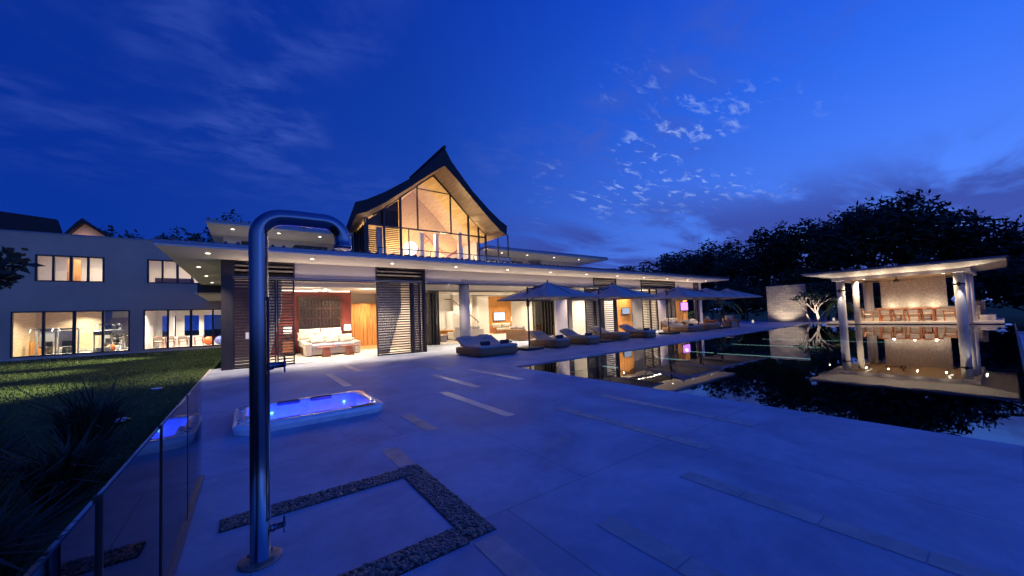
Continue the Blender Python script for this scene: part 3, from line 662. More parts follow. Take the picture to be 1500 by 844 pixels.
def table_lamp(x,y,z,label,group,s=1.0):
    t = thing('table_lamp', label, 'lamp', (x,y,z), group)
    MB().lathe([(.06*s,0),(.09*s,.04),(.10*s,.16),(.05*s,.27),(.015*s,.30)], (x,y,z), 18).build('lamp_base', M['darkwood'], t)
    MB().lathe([(.17*s,.30*s),(.155*s,.60*s)], (x,y,z), 24).build('lamp_shade', M['lampshade'], t)
    return t
for x,l in ((1.47,'left'),(4.10,'right')):
    n = thing('bedside_table', f'dark bedside table to the {l} of the bed', 'table', (x,20.15,0), 'bedside tables')
    B(x-.25,x+.25,19.92,20.36,.06,.72).build('cabinet', M['darkwood'], n, bevel=.01); B(x-.21,x+.21,19.905,19.92,.42,.66).build('drawer', M['redwood'], n); B(x-.21,x+.21,19.905,19.92,.12,.38).build('drawer', M['redwood'], n)
    table_lamp(x,20.1,.72,f'lit table lamp on the bedside table to the {l} of the bed','bedside lamps',1.0)
fn = thing('ceiling_fan', 'white ceiling fan above the cream bedroom sofa', 'ceiling fan', (2.75,17.6,3.1))
MB().tube([(2.75,17.6,3.1),(2.75,17.6,2.9)],.02,10).build('rod', M['white'], fn); MB().lathe([(.05,2.80),(.12,2.82),(.12,2.90),(.05,2.93)],(2.75,17.6,0),20).build('motor', M['white'], fn)
for k in range(4):
    a = k*math.pi/2+.3; MB().obox((2.75+.42*math.cos(a),17.6+.42*math.sin(a),2.86),(.62,.12,.012),a,R(10)).build('blade', M['white'], fn)
rug = B(1.6,4.2,16.3,17.45,.010,.022).build('rug', M['cream']); tag(rug,'pale rug under the bedroom tables','rug')
def curtain(x0,x1,y,z0,z1,label,m='curtain',tie=0):
    mb = MB(); n = int((x1-x0)/.018); vs = []
    for j in range(13):
        v_ = j/12; z = z0+(z1-z0)*v_
        for i in range(n+1):
            t_ = i/n; x = x0+(x1-x0)*t_
            if tie: x = x0+(x1-x0)*t_*(1-(1-min(1,v_*1.6))*.55) if tie>0 else x1-(x1-x0)*(1-t_)*(1-(1-min(1,v_*1.6))*.55)
            vs.append((x, y+.035*math.sin(t_*(x1-x0)*52+.6*math.sin(v_*3)), z))
    fs = [(j*(n+1)+i, j*(n+1)+i+1, (j+1)*(n+1)+i+1, (j+1)*(n+1)+i) for j in range(12) for i in range(n)]
    mb.add(vs, fs, True); o = mb.build('curtain', M[m]); md = o.modifiers.new('t','SOLIDIFY'); md.thickness = .004
    tag(o, label, 'curtain'); return o
curtain(.16,1.0,16.0,.02,3.08,'pale curtain gathered behind the left louvre screens',tie=1)
curtain(4.45,5.5,16.0,.02,3.08,'pale curtain gathered behind the wide louvre screen beside the bedroom',tie=1)
curtain(6.6,7.4,18.2,.02,2.95,'grey curtain beside the folded glass doors','greycurtain')
curtain(16.0,16.55,16.3,.02,3.0,'beige curtain drawn behind the parasols','taupe')
curtain(18.5,19.4,16.3,.02,3.0,'pale curtain behind the see-through louvre screen near the second parasol')
curtain(22.7,24.4,16.5,.02,3.0,'long pale curtain behind the far louvre screens')
# ------------------------------------------------------------------ living room furniture
def tv(x0,x1,y,z0,z1,label,m):
    t = thing('television', label, 'television', ((x0+x1)/2,y,z0))
    B(x0,x1,y,y+.05,z0,z1).build('casing', M['black'], t, bevel=.006); B(x0+.04,x1-.04,y-.006,y-.001,z0+.04,z1-.04).build('display', M[m], t)
tv(18.1,19.4,27.8,1.05,1.85,'bright wall television on the amber wooden wall of the living room','screen')
tv(21.45,22.35,16.2,1.25,1.75,'small dim television on the amber wood panel beside the louvres','screen_dim')
pt = thing('purple_display', 'square purple glowing display on the far terrace column', 'display', (28.8,15.8,1.4))
B(28.45,29.6,15.74,15.80,1.35,2.05).build('casing', M['black'], pt, bevel=.006); B(28.49,29.56,15.728,15.738,1.39,2.01).build('display', M['purple'], pt)
def sofa(name,x,y,w,d,rz,label,m,frame='wicker',group=None,seats=2):
    t = thing(name,label,'sofa' if w>1.2 else 'armchair',(0,0,0),group)
    B(-w/2,w/2,-d/2,d/2,.06,.28).build('base', M[frame], t, bevel=.02)
    B(-w/2,w/2,d/2-.16,d/2,.28,.66).build('backrest', M[frame], t, bevel=.03)
    for s in (-1,1): B(s*w/2-(.14 if s>0 else 0),s*w/2+(0 if s>0 else .14),-d/2,d/2-.16,.28,.56).build('arm', M[frame], t, bevel=.03)
    ww = (w-.30)/seats
    for k in range(seats):
        a = -w/2+.15+k*ww
        B(a+.005,a+ww-.005,-d/2+.02,d/2-.16,.28,.44).build('seat_cushion', M[m], t, bevel=.045)
        cushion(MB(),(a+ww/2,d/2-.26,.64),(ww*.94,.46,.2),0,R(74)).build('back_cushion', M[m], t)
    t.location = (x,y,0); t.rotation_euler = (0,0,rz); return t
sofa('armchair',12.9,17.0,1.5,.9,R(100),'wicker sofa with mauve cushions behind the first parasol post','greyfab','wicker',seats=2)
sofa('sofa',11.6,21.2,2.2,.95,R(180),'low cream sofa inside the living room, behind the round column','cream','cream',seats=3)
sofa('sofa',17.6,25.6,2.2,.95,R(0),'cream sofa under the bright television','cream','redwood',seats=2)
table_lamp(19.9,27.2,.6,'lit lamp beside the bright television',None,1.3)
t = thing('console_table','wooden console carrying the lamp beside the television','table',(19.9,27.2,0)); B(19.3,20.4,27.0,27.5,.56,.60).build('table_top',M['redwood'],t,bevel=.006)
for a,b in ((19.34,27.04),(20.32,27.04),(19.34,27.44),(20.32,27.44)): B(a,a+.05,b,b+.05,0.007,.56).build('leg',M['redwood'],t)
for k,(x,y,l,c_) in enumerate(((10.3,22.2,'dark low coffee table in the living room','darkwood'),(9.6,20.6,'grey block stool near the folded glass doors','greyfab'),(11.7,23.6,'amber wooden sideboard at the back of the living room','cabinet'))):
    t = thing(['coffee_table','stool','sideboard'][k], l, ['table','stool','sideboard'][k], (x,y,0))
    w_, h_ = ((1.3,.36),(.55,.42),(2.0,.62))[k]
    B(x-w_/2,x+w_/2,y-.35,y+.35,h_-.06,h_).build('top', M[c_], t, bevel=.01); B(x-w_/2+.08,x+w_/2-.08,y-.27,y+.27,.008,h_-.06).build('body', M[c_], t, bevel=.01)
st = thing('staircase','pale staircase with dark sloping handrail at the rear of the living room','staircase',(14.5,27.3,0))
s_ = MB()
for k in range(9): s_.box(13.2+k*.28,13.2+(k+1)*.28,26.4,27.45,.01,2.0-k*.21)
s_.build('steps', M['white'], st); MB().tube([(13.2,26.35,2.95),(15.7,26.35,1.0)],.035,8).tube([(12.6,26.35,2.95),(13.2,26.35,2.95)],.035,8).build('handrail', M['darkmetal'], st)
for k in range(4): MB().tube([(13.3+k*.75,26.35,2.88-k*.58),(13.3+k*.75,26.35,1.9-k*.56)],.015,6).build('baluster', M['darkmetal'], st)
pl = thing('flower_vase','white vase of pale flowers behind the second parasol','vase',(16.2,17.2,0))
B(15.9,16.5,17.0,17.4,.008,.75).build('stand', M['darkwood'], pl, bevel=.01); MB().lathe([(.06,.75),(.12,.86),(.10,1.0),(.05,1.06)],(16.2,17.2,0),16).build('vase', M['white'], pl)
m_ = MB()
for k in range(40): a=rnd.uniform(0,6.28); m_.ball((16.2+.22*rnd.random()*math.cos(a),17.2+.22*rnd.random()*math.sin(a),1.15+rnd.random()*.35),.04,seg=6,rings=4)
m_.build('flowers', M['white_fab'], pl)

# ------------------------------------------------------------------ sun loungers and parasols
def lounger(w):
    t = thing('sun_lounger','x','sun lounger'); L_ = 2.0
    pf = [(-1.0,.06),(1.0,.06),(1.0,.26),(.95,.30),(-.95,.30),(-1.0,.26)]
    mb = MB(); ring(mb,[rr(-w/2+.03,w/2-.03,-.97,.97,.22,.04),rr(-w/2,w/2,-1,1,.22,.08),rr(-w/2,w/2,-1,1,.22,.27),rr(-w/2+.04,w/2-.04,-.96,.96,.2,.30)]); mb.build('wicker_base', M['wicker'], t)
    for k in (-1,1):
        for q in (-1,1): MB().box(k*(w/2-.16)-.03,k*(w/2-.16)+.03,q*.75-.03,q*.75+.03,0,.05).build('foot', M['black'], t)
    n = 1 if w < 1.3 else 2
    for i in range(n):
        a = -w/2+.05+i*(w-.1)/n; b = a+(w-.1)/n-.02
        B(a,b,-.95,.22,.30,.40).build('mattress', M['greyfab'], t, bevel=.035)
        MB().obox(((a+b)/2,.57,.485),(b-a,.80,.09),0,R(25)).build('backrest', M['greyfab'], t, bevel=.035)
        MB().obox(((a+b)/2,.57,.42),(b-a-.04,.80,.03),0,R(25)).build('back_board', M['wicker'], t)
        q = cushion(MB(),((a+b)/2,.76,.64),(.5,.3,.12),0,R(25)).build('pillow', M['taupe'], t)
    return t
lo = lounger(.90); ld = lounger(1.80)
lab = ['first single wicker lounger, just right of the first parasol base','second single lounger, left of the brown solid screens','third single lounger, in front of the tall see-through louvre','fourth single lounger, beside the small low slab in front of the amber panel']
spots = [(10.92,12.25),(12.80,12.2),(15.42,12.5),(17.4,12.2)]
for i,(x,y) in enumerate(spots):
    if i == 0: lo.location = (x,y,0); lo['label'] = lab[0]; lo['group'] = 'single wicker sun loungers by the pool'
    else: dup(lo,(x,y,0),R(rnd.uniform(-6,6)),lab[i],'single wicker sun loungers by the pool')
ld.location = (7.50,12.1,0); ld['label'] = 'large double wicker daybed at the near end of the lounger row'; ld['group'] = 'double wicker daybeds'
dup(ld,(23.2,12.8,0),0,'far double wicker daybed under the third parasol, with pillows','double wicker daybeds')
d3 = dup(ld,(26.3,13.1,0),0,'farthest double daybed, just before the outdoor armchairs','double wicker daybeds')
for i,(x,y) in enumerate(((7.05,11.45),(7.95,11.5),(10.95,11.6),(12.8,11.6),(17.4,11.6),(23.0,12.1))):
    t = MB().tube([(x-.18,y,.475),(x+.18,y,.475)],.075,12)
    o = t.build('rolled_towel', M['darkfab']); ln = ['left towel on the near daybed','right towel on the near daybed','towel on the first single lounger','towel on the second single lounger','towel on the fourth single lounger','towel on the far daybed'][i]
    tag(o,'dark rolled '+ln,'towel','rolled towels on the loungers')
tt = thing('drinks_table','small dark square table between the near daybed and the parasol base','table',(9.0,12.9,0))
B(8.75,9.2,12.7,13.15,.33,.36).build('table_top',M['darkwood'],tt,bevel=.005)
for a in (8.78,9.13):
    for b in (12.73,13.08): B(a,a+.035,b,b+.035,0,.33).build('leg',M['darkwood'],tt)
t2 = dup(tt,(11.95,12.9,0),0,'small dark square table between the first and second single loungers','drinks tables'); tt['group']='drinks tables'
dup(tt,(16.4,12.9,0),0,'small dark square table between the third and fourth single loungers','drinks tables')
def parasol():
    t = thing('parasol','x','parasol'); h = 1.62; zp, ze = 2.90, 2.20
    mb = MB(); n = 8; vs = [(0,0,zp)]
    ringn = []
    # 8 panels, slightly sagging, square plan
    cor = [(-h,-h),(0,-h),(h,-h),(h,0),(h,h),(0,h),(-h,h),(-h,0)]
    K = 6; pts_ = []
    for k in range(8):
        row = []
        for j in range(1,K+1):
            s = j/K; x, y = cor[k][0]*s, cor[k][1]*s
            corner = (k%2==0); z = zp-(zp-ze)*(s**.86) - (0 if corner else .02*math.sin(s*3.14))
            row.append((x,y,z))
        pts_.append(row)
    for th in (0,-.012):
        o = len(mb.v); vs = [(0,0,zp+th)]+[(x,y,z+th) for row in pts_ for x,y,z in row]
        fs = []
        for k in range(8):
            a = 1+k*K; b = 1+((k+1)%8)*K
            fs.append((0,a,b))
            for j in range(K-1): fs.append((a+j,a+j+1,b+j+1,b+j))
        mb.add(vs, fs if th==0 else [tuple(reversed(q)) for q in fs], False)
    mb.build('canopy', M['canopy'], t)
    vm = MB()
    for k in range(8):
        a, b = pts_[k][-1], pts_[(k+1)%8][-1]; vm.add([a,b,(b[0],b[1],b[2]-.07),(a[0],a[1],a[2]-.07)],[(0,1,2,3)])
    v_ = vm.build('valance', M['canopy'], t); md = v_.modifiers.new('t','SOLIDIFY'); md.thickness=.006
    for k in range(8):
        x,y,z = pts_[k][-1]; MB().tube([(0,0,zp-.06),(x*.5,y*.5,(zp+ze)/2-.02+.03),(x*.98,y*.98,z-.02)],.012,6).build('rib', M['darkmetal'], t)
    MB().lathe([(.05,zp-.22),(.06,zp-.1),(.03,zp+.05),(.012,zp+.09)],(0,0,0),14).build('hub', M['darkmetal'], t)
    MB().tube([(-1.15,0,.1),(-1.15,0,2.64)],.036,14).build('mast', M['darkmetal'], t)
    MB().tube([(-1.15,0,1.95),(-.62,0,2.36)],.025,10).tube([(-1.15,0,2.56),(0,0,2.74)],.028,10).build('arm', M['darkmetal'], t)
    MB().box(-1.20,-1.10,-.05,.05,1.82,2.06).build('crank_box', M['darkmetal'], t, bevel=.01)
    B(-1.60,-.70,-.42,.42,.003,.11).build('base_slab', M['black'], t, bevel=.012)
    return t
um = parasol(); ul = ['first and nearest parasol of the row, over the gap right of the near daybed','second parasol from the left, with a pointed blue canopy','third parasol, before the far louvre screens','fourth parasol of the row, by the purple display','last and farthest parasol at the end of the terrace']
for i,(x,y) in enumerate(((10.72,12.0),(15.2,12.0),(21.7,12.1),(25.6,12.3),(28.6,12.2))):
    if i == 0: um.location=(x,y,0); um['label']=ul[0]; um['group']='blue grey parasols along the pool'
    else: dup(um,(x,y,0),R(rnd.uniform(-5,5)),ul[i],'blue grey parasols along the pool')
sofa('outdoor_sofa',24.9,14.4,1.7,.8,R(180+170),'outdoor sofa with taupe cushions behind the far daybeds','taupe','wicker',seats=2)
sofa('outdoor_armchair',28.6,13.5,1.0,.85,R(15),'outdoor armchair with pale cushion behind the red brown table','taupe','redwood',seats=1)
sofa('outdoor_armchair',30.4,12.9,.95,.85,R(-60),'outdoor armchair at the far right end of the terrace seating','taupe','redwood',seats=1)
t = thing('outdoor_table','low red brown table with pale front at the end of the terrace','table',(28.9,12.2,0))
B(28.3,29.7,11.9,12.6,.50,.55).build('table_top',M['redwood'],t,bevel=.01); B(28.5,29.5,12.0,12.5,.10,.42).build('shelf_box',M['taupe'],t,bevel=.02)
for a in (28.33,29.6):
    for b in (11.93,12.5): B(a,a+.07,b,b+.07,0,.5).build('leg',M['redwood'],t)

# ------------------------------------------------------------------ pool light beams, painted as glowing strips
for i,(x,y0,y1) in enumerate(((10.1,7.9,9.0-.45),(13.2,7.2,8.4),(16.0,7.5,8.6),(15.9,4.2,7.3),(20.3,5,8.6),(24.3,3,8.6))):
    o = B(x-.035,x+.035,y0,y1,-.445,-.435).build('pool_light_strip', M['poollight'])  # emissive strip stands in for a beam from a wall light
    tag(o,['shortest light strip in the pool, nearest the camera','second light strip in the pool from the near end','third light strip in the pool, close to the terrace','long light strip in the middle of the pool','fifth light strip in the pool','farthest light strip across the pool'][i],'pool light','light strips under the pool water')

# ------------------------------------------------------------------ pavilion
pv = thing('pool_pavilion','open pavilion with flat roof and thick columns at the far pool end','pavilion',(35,4,0))
def pp(mb,name,m,**k): return mb.build(name,M[m],pv,**k)
def taper(mb, x0,x1,y0,y1,z0,z1,ins,up):   # slab whose underside slopes inward
    mb.add([(x0,y0,z1-.07),(x1,y0,z1-.07),(x1,y1,z1-.07),(x0,y1,z1-.07),(x0,y0,z1),(x1,y0,z1),(x1,y1,z1),(x0,y1,z1),(x0+ins,y0+ins,z0),(x1-ins,y0+ins,z0),(x1-ins,y1-ins,z0),(x0+ins,y1-ins,z0)],
      [(4,5,6,7),(0,1,5,4),(1,2,6,5),(2,3,7,6),(3,0,4,7),(0,8,9,1),(1,9,10,2),(2,10,11,3),(3,11,8,0)])
m_ = MB(); taper(m_,30.5,40.5,-.05,8.15,3.18,3.50,1.6,0); pr_ = pp(m_,'roof','soffit')
B(30.4,40.6,-.12,8.22,3.503,3.56).build('roof_cover',M['fascia'],pr_)
B(32.3,39.0,1.75,6.4,3.10,3.176).build('timber_ceiling',M['ceilwood'],pr_)
for (a,b,c,d) in ((32.05,39.2,1.15,1.75),(32.05,39.2,6.4,7.0),(32.05,32.3,1.75,6.4),(39.0,39.2,1.75,6.4)): B(a,b,c,d,2.98,3.178).build('beam',M['soffit'],pr_)
for (x,y) in ((33.0,2.3),(33.6,2.3),(34.2,2.35),(33,5.9),(33.6,5.9),(34.2,5.9),(35,5.9),(35,2.3)):
    MB().lathe([(.06,3.085),(.06,3.10)],(x,y,0),14).build('downlight',M['downl'],pr_)
    light('SPOT','pavilion_downlight',(x,y,3.05),34,(1,.74,.45),.05,spot=R(140),blend=.7)
for (x,y,w_) in ((32.6,6.68,.215),(32.75,1.60,.21)):
    c_ = pp(MB().lathe([(w_*.95,-.5),(w_,0),(w_,2.98)],(x,y,0),28),'column','column')
    MB().lathe([(w_+.01,2.28),(w_+.02,2.30),(w_+.02,2.36),(w_+.01,2.38)],(x,y,0),28).build('collar',M['darkmetal'],c_)
    B(x-w_-.10,x-w_-.0,y-.06,y+.06,2.22,2.44).build('wall_lamp',M['darkmetal'],c_,bevel=.01)
    light('SPOT','column_washer',(x-w_-.13,y,2.46),26,(1,.92,.8),.03,(R(180),R(-9),0),spot=R(75)); light('SPOT','column_washer',(x-w_-.13,y,2.20),26,(1,.92,.8),.03,(0,R(9),0),spot=R(75))
[light('SPOT','roof_edge_uplight',(31.95,y_,2.6),40,(1,.82,.6),.02,(R(180),R(-38),0),spot=R(150),blend=1) for y_ in (.9,2.3,3.4,4.6,5.6,7.4)]  # added spots that brighten the underside of the pavilion roof
for (x,y) in ((34.3,6.25),(34.2,1.45),(35.4,1.35),(37.8,6.3)): pp(MB().lathe([(.17,0),(.17,2.98)],(x,y,0),24),'slim_column','column')
pp(B(34.2,40,.2,8.0,.003,.13),'platform','floorstone',bevel=.01)
pp(B(37.9,38.1,2.41,5.55,.95,3.10),'stone_panel','coral')
pp(B(37.85,38.15,1.1,6.9,.13,1.02),'low_wall','stone')
pp(B(37.2,37.85,1.2,6.8,.13,.30),'plinth','floorstone',bevel=.01)
pp(B(37.8,38.0,5.95,6.4,.13,3.0),'side_pier','column')
pp(B(36.5,38.9,.5,1.1,.13,.42),'bench_block','floorstone',bevel=.02); 
pp(B(38.6,39.0,.9,1.4,.13,1.3),'rear_pier','stone')
for y in (3.0,4.0,5.0): light('SPOT','wall_washer',(37.3,y,3.0),34,(1,.78,.52),.05,(0,R(12),0),spot=R(90)); light('POINT','ledge_glow',(37.6,y,1.15),7,(1,.82,.6),.08)
fn2 = thing('pavilion_fan','dark ceiling fan hanging under the pavilion roof','ceiling fan',(35.5,4.4,3.1))
MB().tube([(35.5,4.4,3.1),(35.5,4.4,2.95)],.03,10).build('rod',M['darkmetal'],fn2); MB().lathe([(.1,2.80),(.14,2.82),(.14,2.93),(.06,2.95)],(35.5,4.4,0),18).build('motor',M['darkmetal'],fn2)
for k in range(4): a=k*math.pi/2+.2; MB().obox((35.5+.5*math.cos(a),4.4+.5*math.sin(a),2.88),(.75,.13,.015),a,R(8)).build('blade',M['redwood'],fn2)
tx = thing('dining_table','long red brown dining table under the pavilion roof','dining table',(35.9,4,0.13))
B(35.45,36.35,2.6,5.5,.90,.99).build('table_top',M['redwood'],tx,bevel=.012); B(35.55,36.25,2.8,5.35,.80,.90).build('apron',M['redwood'],tx)
for a in (35.5,36.2):
    for b in (2.82,5.28): B(a,a+.1,b,b+.1,.131,.80).build('leg',M['redwood'],tx,bevel=.01)
def chair():
    t = thing('dining_chair','x','chair')   # faces +X
    B(-.24,.24,-.25,.25,.42,.46).build('seat_frame',M['redwood'],t,bevel=.01); B(-.22,.22,-.23,.23,.46,.51).build('seat',M['cream'],t,bevel=.02)
    for s in (-1,1):
        MB().tube([(.21,s*.22,0),(.22,s*.22,.45),(.24,s*.24,.66)],[.017,.024,.020],8).build('leg',M['redwood'],t)
        MB().tube([(-.28,s*.22,0),(-.22,s*.22,.42),(-.24,s*.22,.62),(-.30,s*.22,.80)],[.017,.026,.024,.018],8).build('leg',M['redwood'],t)
        MB().tube([(.24,s*.24,.66),(.0,s*.26,.69),(-.25,s*.23,.66)],.018,8).build('armrest',M['redwood'],t)
    MB().tube([(-.305,-.23,.80),(-.33,0,.82),(-.305,.23,.80)],.026,8).build('top_rail',M['redwood'],t)
    MB().obox((-.275,0,.66),(.025,.40,.22),0,0,R(-17)).build('backrest',M['cream'],t,bevel=.01)
    return t
ch = chair(); cl = [((35.0,3.05),0,'pavilion chair at the right end of the near side of the table'),((35.0,3.68),0,'pavilion chair second from the right on the near side'),((35.0,4.32),0,'pavilion chair second from the left on the near side'),((35.0,4.95),0,'pavilion chair at the left end of the near side of the table'),((35.85,5.95),R(-90),'pavilion chair at the left head of the long table'),((35.85,2.25),R(90),'pavilion chair at the right head of the long table'),
 ((36.8,3.3),R(180),'pavilion chair on the far side of the table, to the right'),((36.8,4.7),R(180),'pavilion chair on the far side of the table, to the left')]
for i,((x,y),a,l) in enumerate(cl):
    if i == 0: ch.location=(x,y,.13); ch['label']=l; ch['group']='chairs around the pavilion table'
    else: dup(ch,(x,y,.13),a,l,'chairs around the pavilion table')

# far stone feature wall
fw = thing('stone_feature_wall','tall freestanding stone block wall behind the terrace end','wall',(39,11.7,0))
B(38.9,39.5,10.4,13.2,0,3.3).build('wall',M['stone'],fw,bevel=.03); 
light('SPOT','stone_wall_uplight',(37.6,11.8,.1),110,(1,.86,.72),.08,(0,R(-140),0),spot=R(110)); light('SPOT','tree_uplight',(37.4,9.5,.1),150,(1,.84,.66),.08,(0,R(-150),0),spot=R(110))
light('SPOT','garden_uplight',(36.2,14.0,.1),60,(1,.8,.6),.08,(0,R(-140),0),spot=R(100)); light('SPOT','palm_uplight',(37.6,7.9,.1),80,(.95,.95,.6),.08,(0,R(-150),0),spot=R(110))
for i,(x,y) in enumerate(((37.4,13.9),(41.0,9.0))): 
    o = MB().lathe([(.06,.003),(.09,.10),(.05,.26)],(x,y,0),16).build('garden_lantern',M['lantern']); tag(o,['small lit garden lantern left of the stone feature wall','small lit lantern behind the pale bare tree'][i],'lantern','garden lanterns')

# ------------------------------------------------------------------ trees
def leaves(mb, c, rad, n, sz, flat_=1.0, blobs=9, hollow=.55):
    bl = []
    for k in range(blobs):
        a = rnd.uniform(0,6.28); e = rnd.uniform(-.5,1); q = rnd.uniform(.35,.85)
        bl.append((c[0]+rad[0]*q*math.cos(a)*math.cos(e), c[1]+rad[1]*q*math.sin(a)*math.cos(e), c[2]+rad[2]*q*math.sin(e), rnd.uniform(.22,.45)))
    for k in range(n):
        b = bl[rnd.randrange(blobs)]; a = rnd.uniform(0,6.28); z = rnd.uniform(-1,1); r = math.sqrt(1-z*z); q = rnd.uniform(hollow,1.08)
        p = Vector((b[0]+rad[0]*b[3]*q*r*math.cos(a), b[1]+rad[1]*b[3]*q*r*math.sin(a), b[2]+rad[2]*b[3]*q*z*flat_))
        u1 = Vector((rnd.gauss(0,1),rnd.gauss(0,1),rnd.gauss(0,.6))).normalized(); v1 = u1.orthogonal().normalized(); s = sz*rnd.uniform(.5,1.3)
        mb.add([p-u1*s, p-v1*s*.45, p+u1*s, p+v1*s*.45], [(0,1,2,3)])
    return bl
def tree(name, x, y, h, r, label, n=2600, sz=.28, m='leaf', bark='bark', base=.32, z0=0, group=None, blobs=22, tr=.22, cat='tree'):
    t = thing(name, label, cat, (x,y,z0), group)
    mb = MB(); cz = z0+h*(base+(1-base)/2); bl = leaves(mb, (x,y,cz), (r,r,h*(1-base)/2), n, sz, 1, blobs); mb.build('crown', M[m], t)
    tk = MB(); hh = z0+h*.55
    tk.tube([(x,y,z0-.1),(x+.1*r*.3,y,z0+h*.2),(x-.05*r,y+.05*r,hh)], [tr*1.25,tr,tr*.55], 8)
    for b in bl[:12]:
        zz = z0+h*rnd.uniform(.18,.5); tk.tube([(x,y,zz),((x+b[0])/2,(y+b[1])/2,(zz+b[2])/2+.2),(b[0],b[1],b[2])],[tr*.5,tr*.3,tr*.08],6)
    tk.build('trunk', M[bark], t); return t
big = [(54,46,9.8,4.2),(55,41,10.8,4.2),(53,36.5,10.4,4.0),(54,31.5,12.0,4.2),(52,27,11.0,4.0),(53,23.2,12.0,4.0),(50,19.6,10.0,3.4),(50,16.6,11.5,3.6),(50,13.2,11.6,3.8),(49,10.3,11.9,4.0),(50,7.6,12.9,4.4),(50,4.6,11.6,4.0),(51,1.6,9.0,3.0),(52,-1.4,8.6,3.0),(49,-5.5,8.6,3.6),(47,-10.5,9,4.0)]
nm = ['leftmost tall tree of the far tree line, just right of the upper roof','dark tree second in the far line, above the villa roof','dark tree third in the far line, above the villa roof','dark bushy tree fourth in the far line','dark tree behind the middle of the long eave end','rounded dark tree over the right end of the villa roof','lower dark tree directly right of the villa roof end','dark tree above the last parasol','tall dark tree left of the stone feature wall','tall dark tree above the stone feature wall','tallest broad crown over the left half of the pavilion','broad dark crown over the middle of the pavilion','small round crown over the right of the pavilion roof','dark low tree behind the right edge of the pavilion roof','dark tree at the far right edge of the picture','dark tree beyond the right picture edge']
for (x,y,h,r),l in zip(big,nm): tree('broadleaf_tree',x,y,h,r,l,n=int(3600*(r/4)**2),sz=.30,z0=-.3,group='tall dark trees beyond the garden',base=.22,blobs=26)
hz = [(46,-2.2,5.5,3.4),(46,-6.5,5.5,3.6),(45,-10.5,5.5,3.6),(41,-4,3.2,2.4),(40.5,-8,3.2,2.6),(52,-4,7,4.5),(52,-10,7.5,4.5),(60,30,7,5),(60,38,7,5),(48,-14,7,4.5),(45,30,4.6,3.2),(45,25,4.2,3),(44,20.5,4.6,2.8),(43,16.5,4.2,2.2),(43.5,13.6,4.4,2.0),(43,9.8,4.6,2.0),(43.5,6.8,4.4,2.2),(43.5,3,4.4,2.4),(44,-.8,4.6,2.4),(43,-4.5,4.2,2.6),(48,33,6,4),(47,12,6,3.5),(47.5,5,6.5,3.5),(47.5,-2,6.5,3.5),(47,18,6.2,3.5)]
for i,(x,y,h,r) in enumerate(hz): tree('garden_shrub',x,y,h,r,'dark dense garden shrub in the black planting behind the terrace and pavilion',n=1800,sz=.24,z0=-.3,group='dense shrubs behind the terrace end',base=.02,blobs=16,tr=.08,cat='shrub')
# far background wood mass
wd = MB()
for k in range(72):
    a = -24+k*1.5; 
    leaves(wd,(66+rnd.uniform(-2,4),a,3.6),(3,2.2,3.8),260,.5,1,6)
wo = wd.build('distant_wood',M['leaf']); tag(wo,'distant mass of dark woodland beyond the garden trees','woodland',kind='stuff')
# behind the house, left
lt = [(-5.2,44,11.0,2.4),(-2.4,43,12.2,2.6),(4.4,42,12.0,2.6),(-7.9,45,10.9,1.5),(-10.3,47,10.8,1.0),(-22,50,13,4.5)]
ln = ['dark tree behind the left end of the villa roof','dark tree rising over the left corner of the upper flat roof','dark tree behind the shower arch','small dark crown peeking over the left wing','small dark crown beside the little gable','dark tree at the upper left corner behind the wing']
for (x,y,h,r),l in zip(lt,ln): tree('broadleaf_tree',x,y,h,r,l,n=2200,sz=.22,group='dark trees behind the house',base=.3,blobs=18)
tree('young_conifer',-4.85,12.0,3.75,1.3,'dark feathery tree branching in from the left picture edge',n=1500,sz=.13,base=.35,blobs=20,tr=.07)
# pale frangipani
fr = thing('frangipani_tree','pale bare-branched tree lit from below beside the stone wall','tree',(38.3,9.4,0))
tk = MB(); tips = []
def branch(p, d, L_, r, dep):
    q = p + d*L_; mid = (p+q)/2 + Vector((rnd.uniform(-.06,.06),rnd.uniform(-.06,.06),.03))*L_
    tk.tube([p,mid,q],[r,r*.85,r*.68],7)
    if dep == 0: tips.append(q); return
    for k in range(2 if dep < 3 else 3):
        a = rnd.uniform(0,6.28); nd = (d + Vector((math.cos(a),math.sin(a),rnd.uniform(-.1,.3)))*.62).normalized()
        branch(q, nd, L_*rnd.uniform(.72,.9), r*.66, dep-1)
branch(Vector((38.3,9.4,-.05)),Vector((0,.05,1)).normalized(),.75,.13,4); branch(Vector((38.3,9.9,-.05)),Vector((0,.35,1)).normalized(),.8,.10,3)
tk.build('trunk',M['palebark'],fr)
lf = MB()
for q in tips:
    for k in range(16):
        a = rnd.uniform(0,6.28); d = Vector((math.cos(a),math.sin(a),rnd.uniform(-.2,.7))).normalized(); s = rnd.uniform(.14,.28); v1 = d.orthogonal().normalized()*s*.22
        lf.add([q,q+d*s*.5+v1,q+d*s,q+d*s*.5-v1],[(0,1,2,3)])
lf.build('foliage',M['leaf2'],fr)
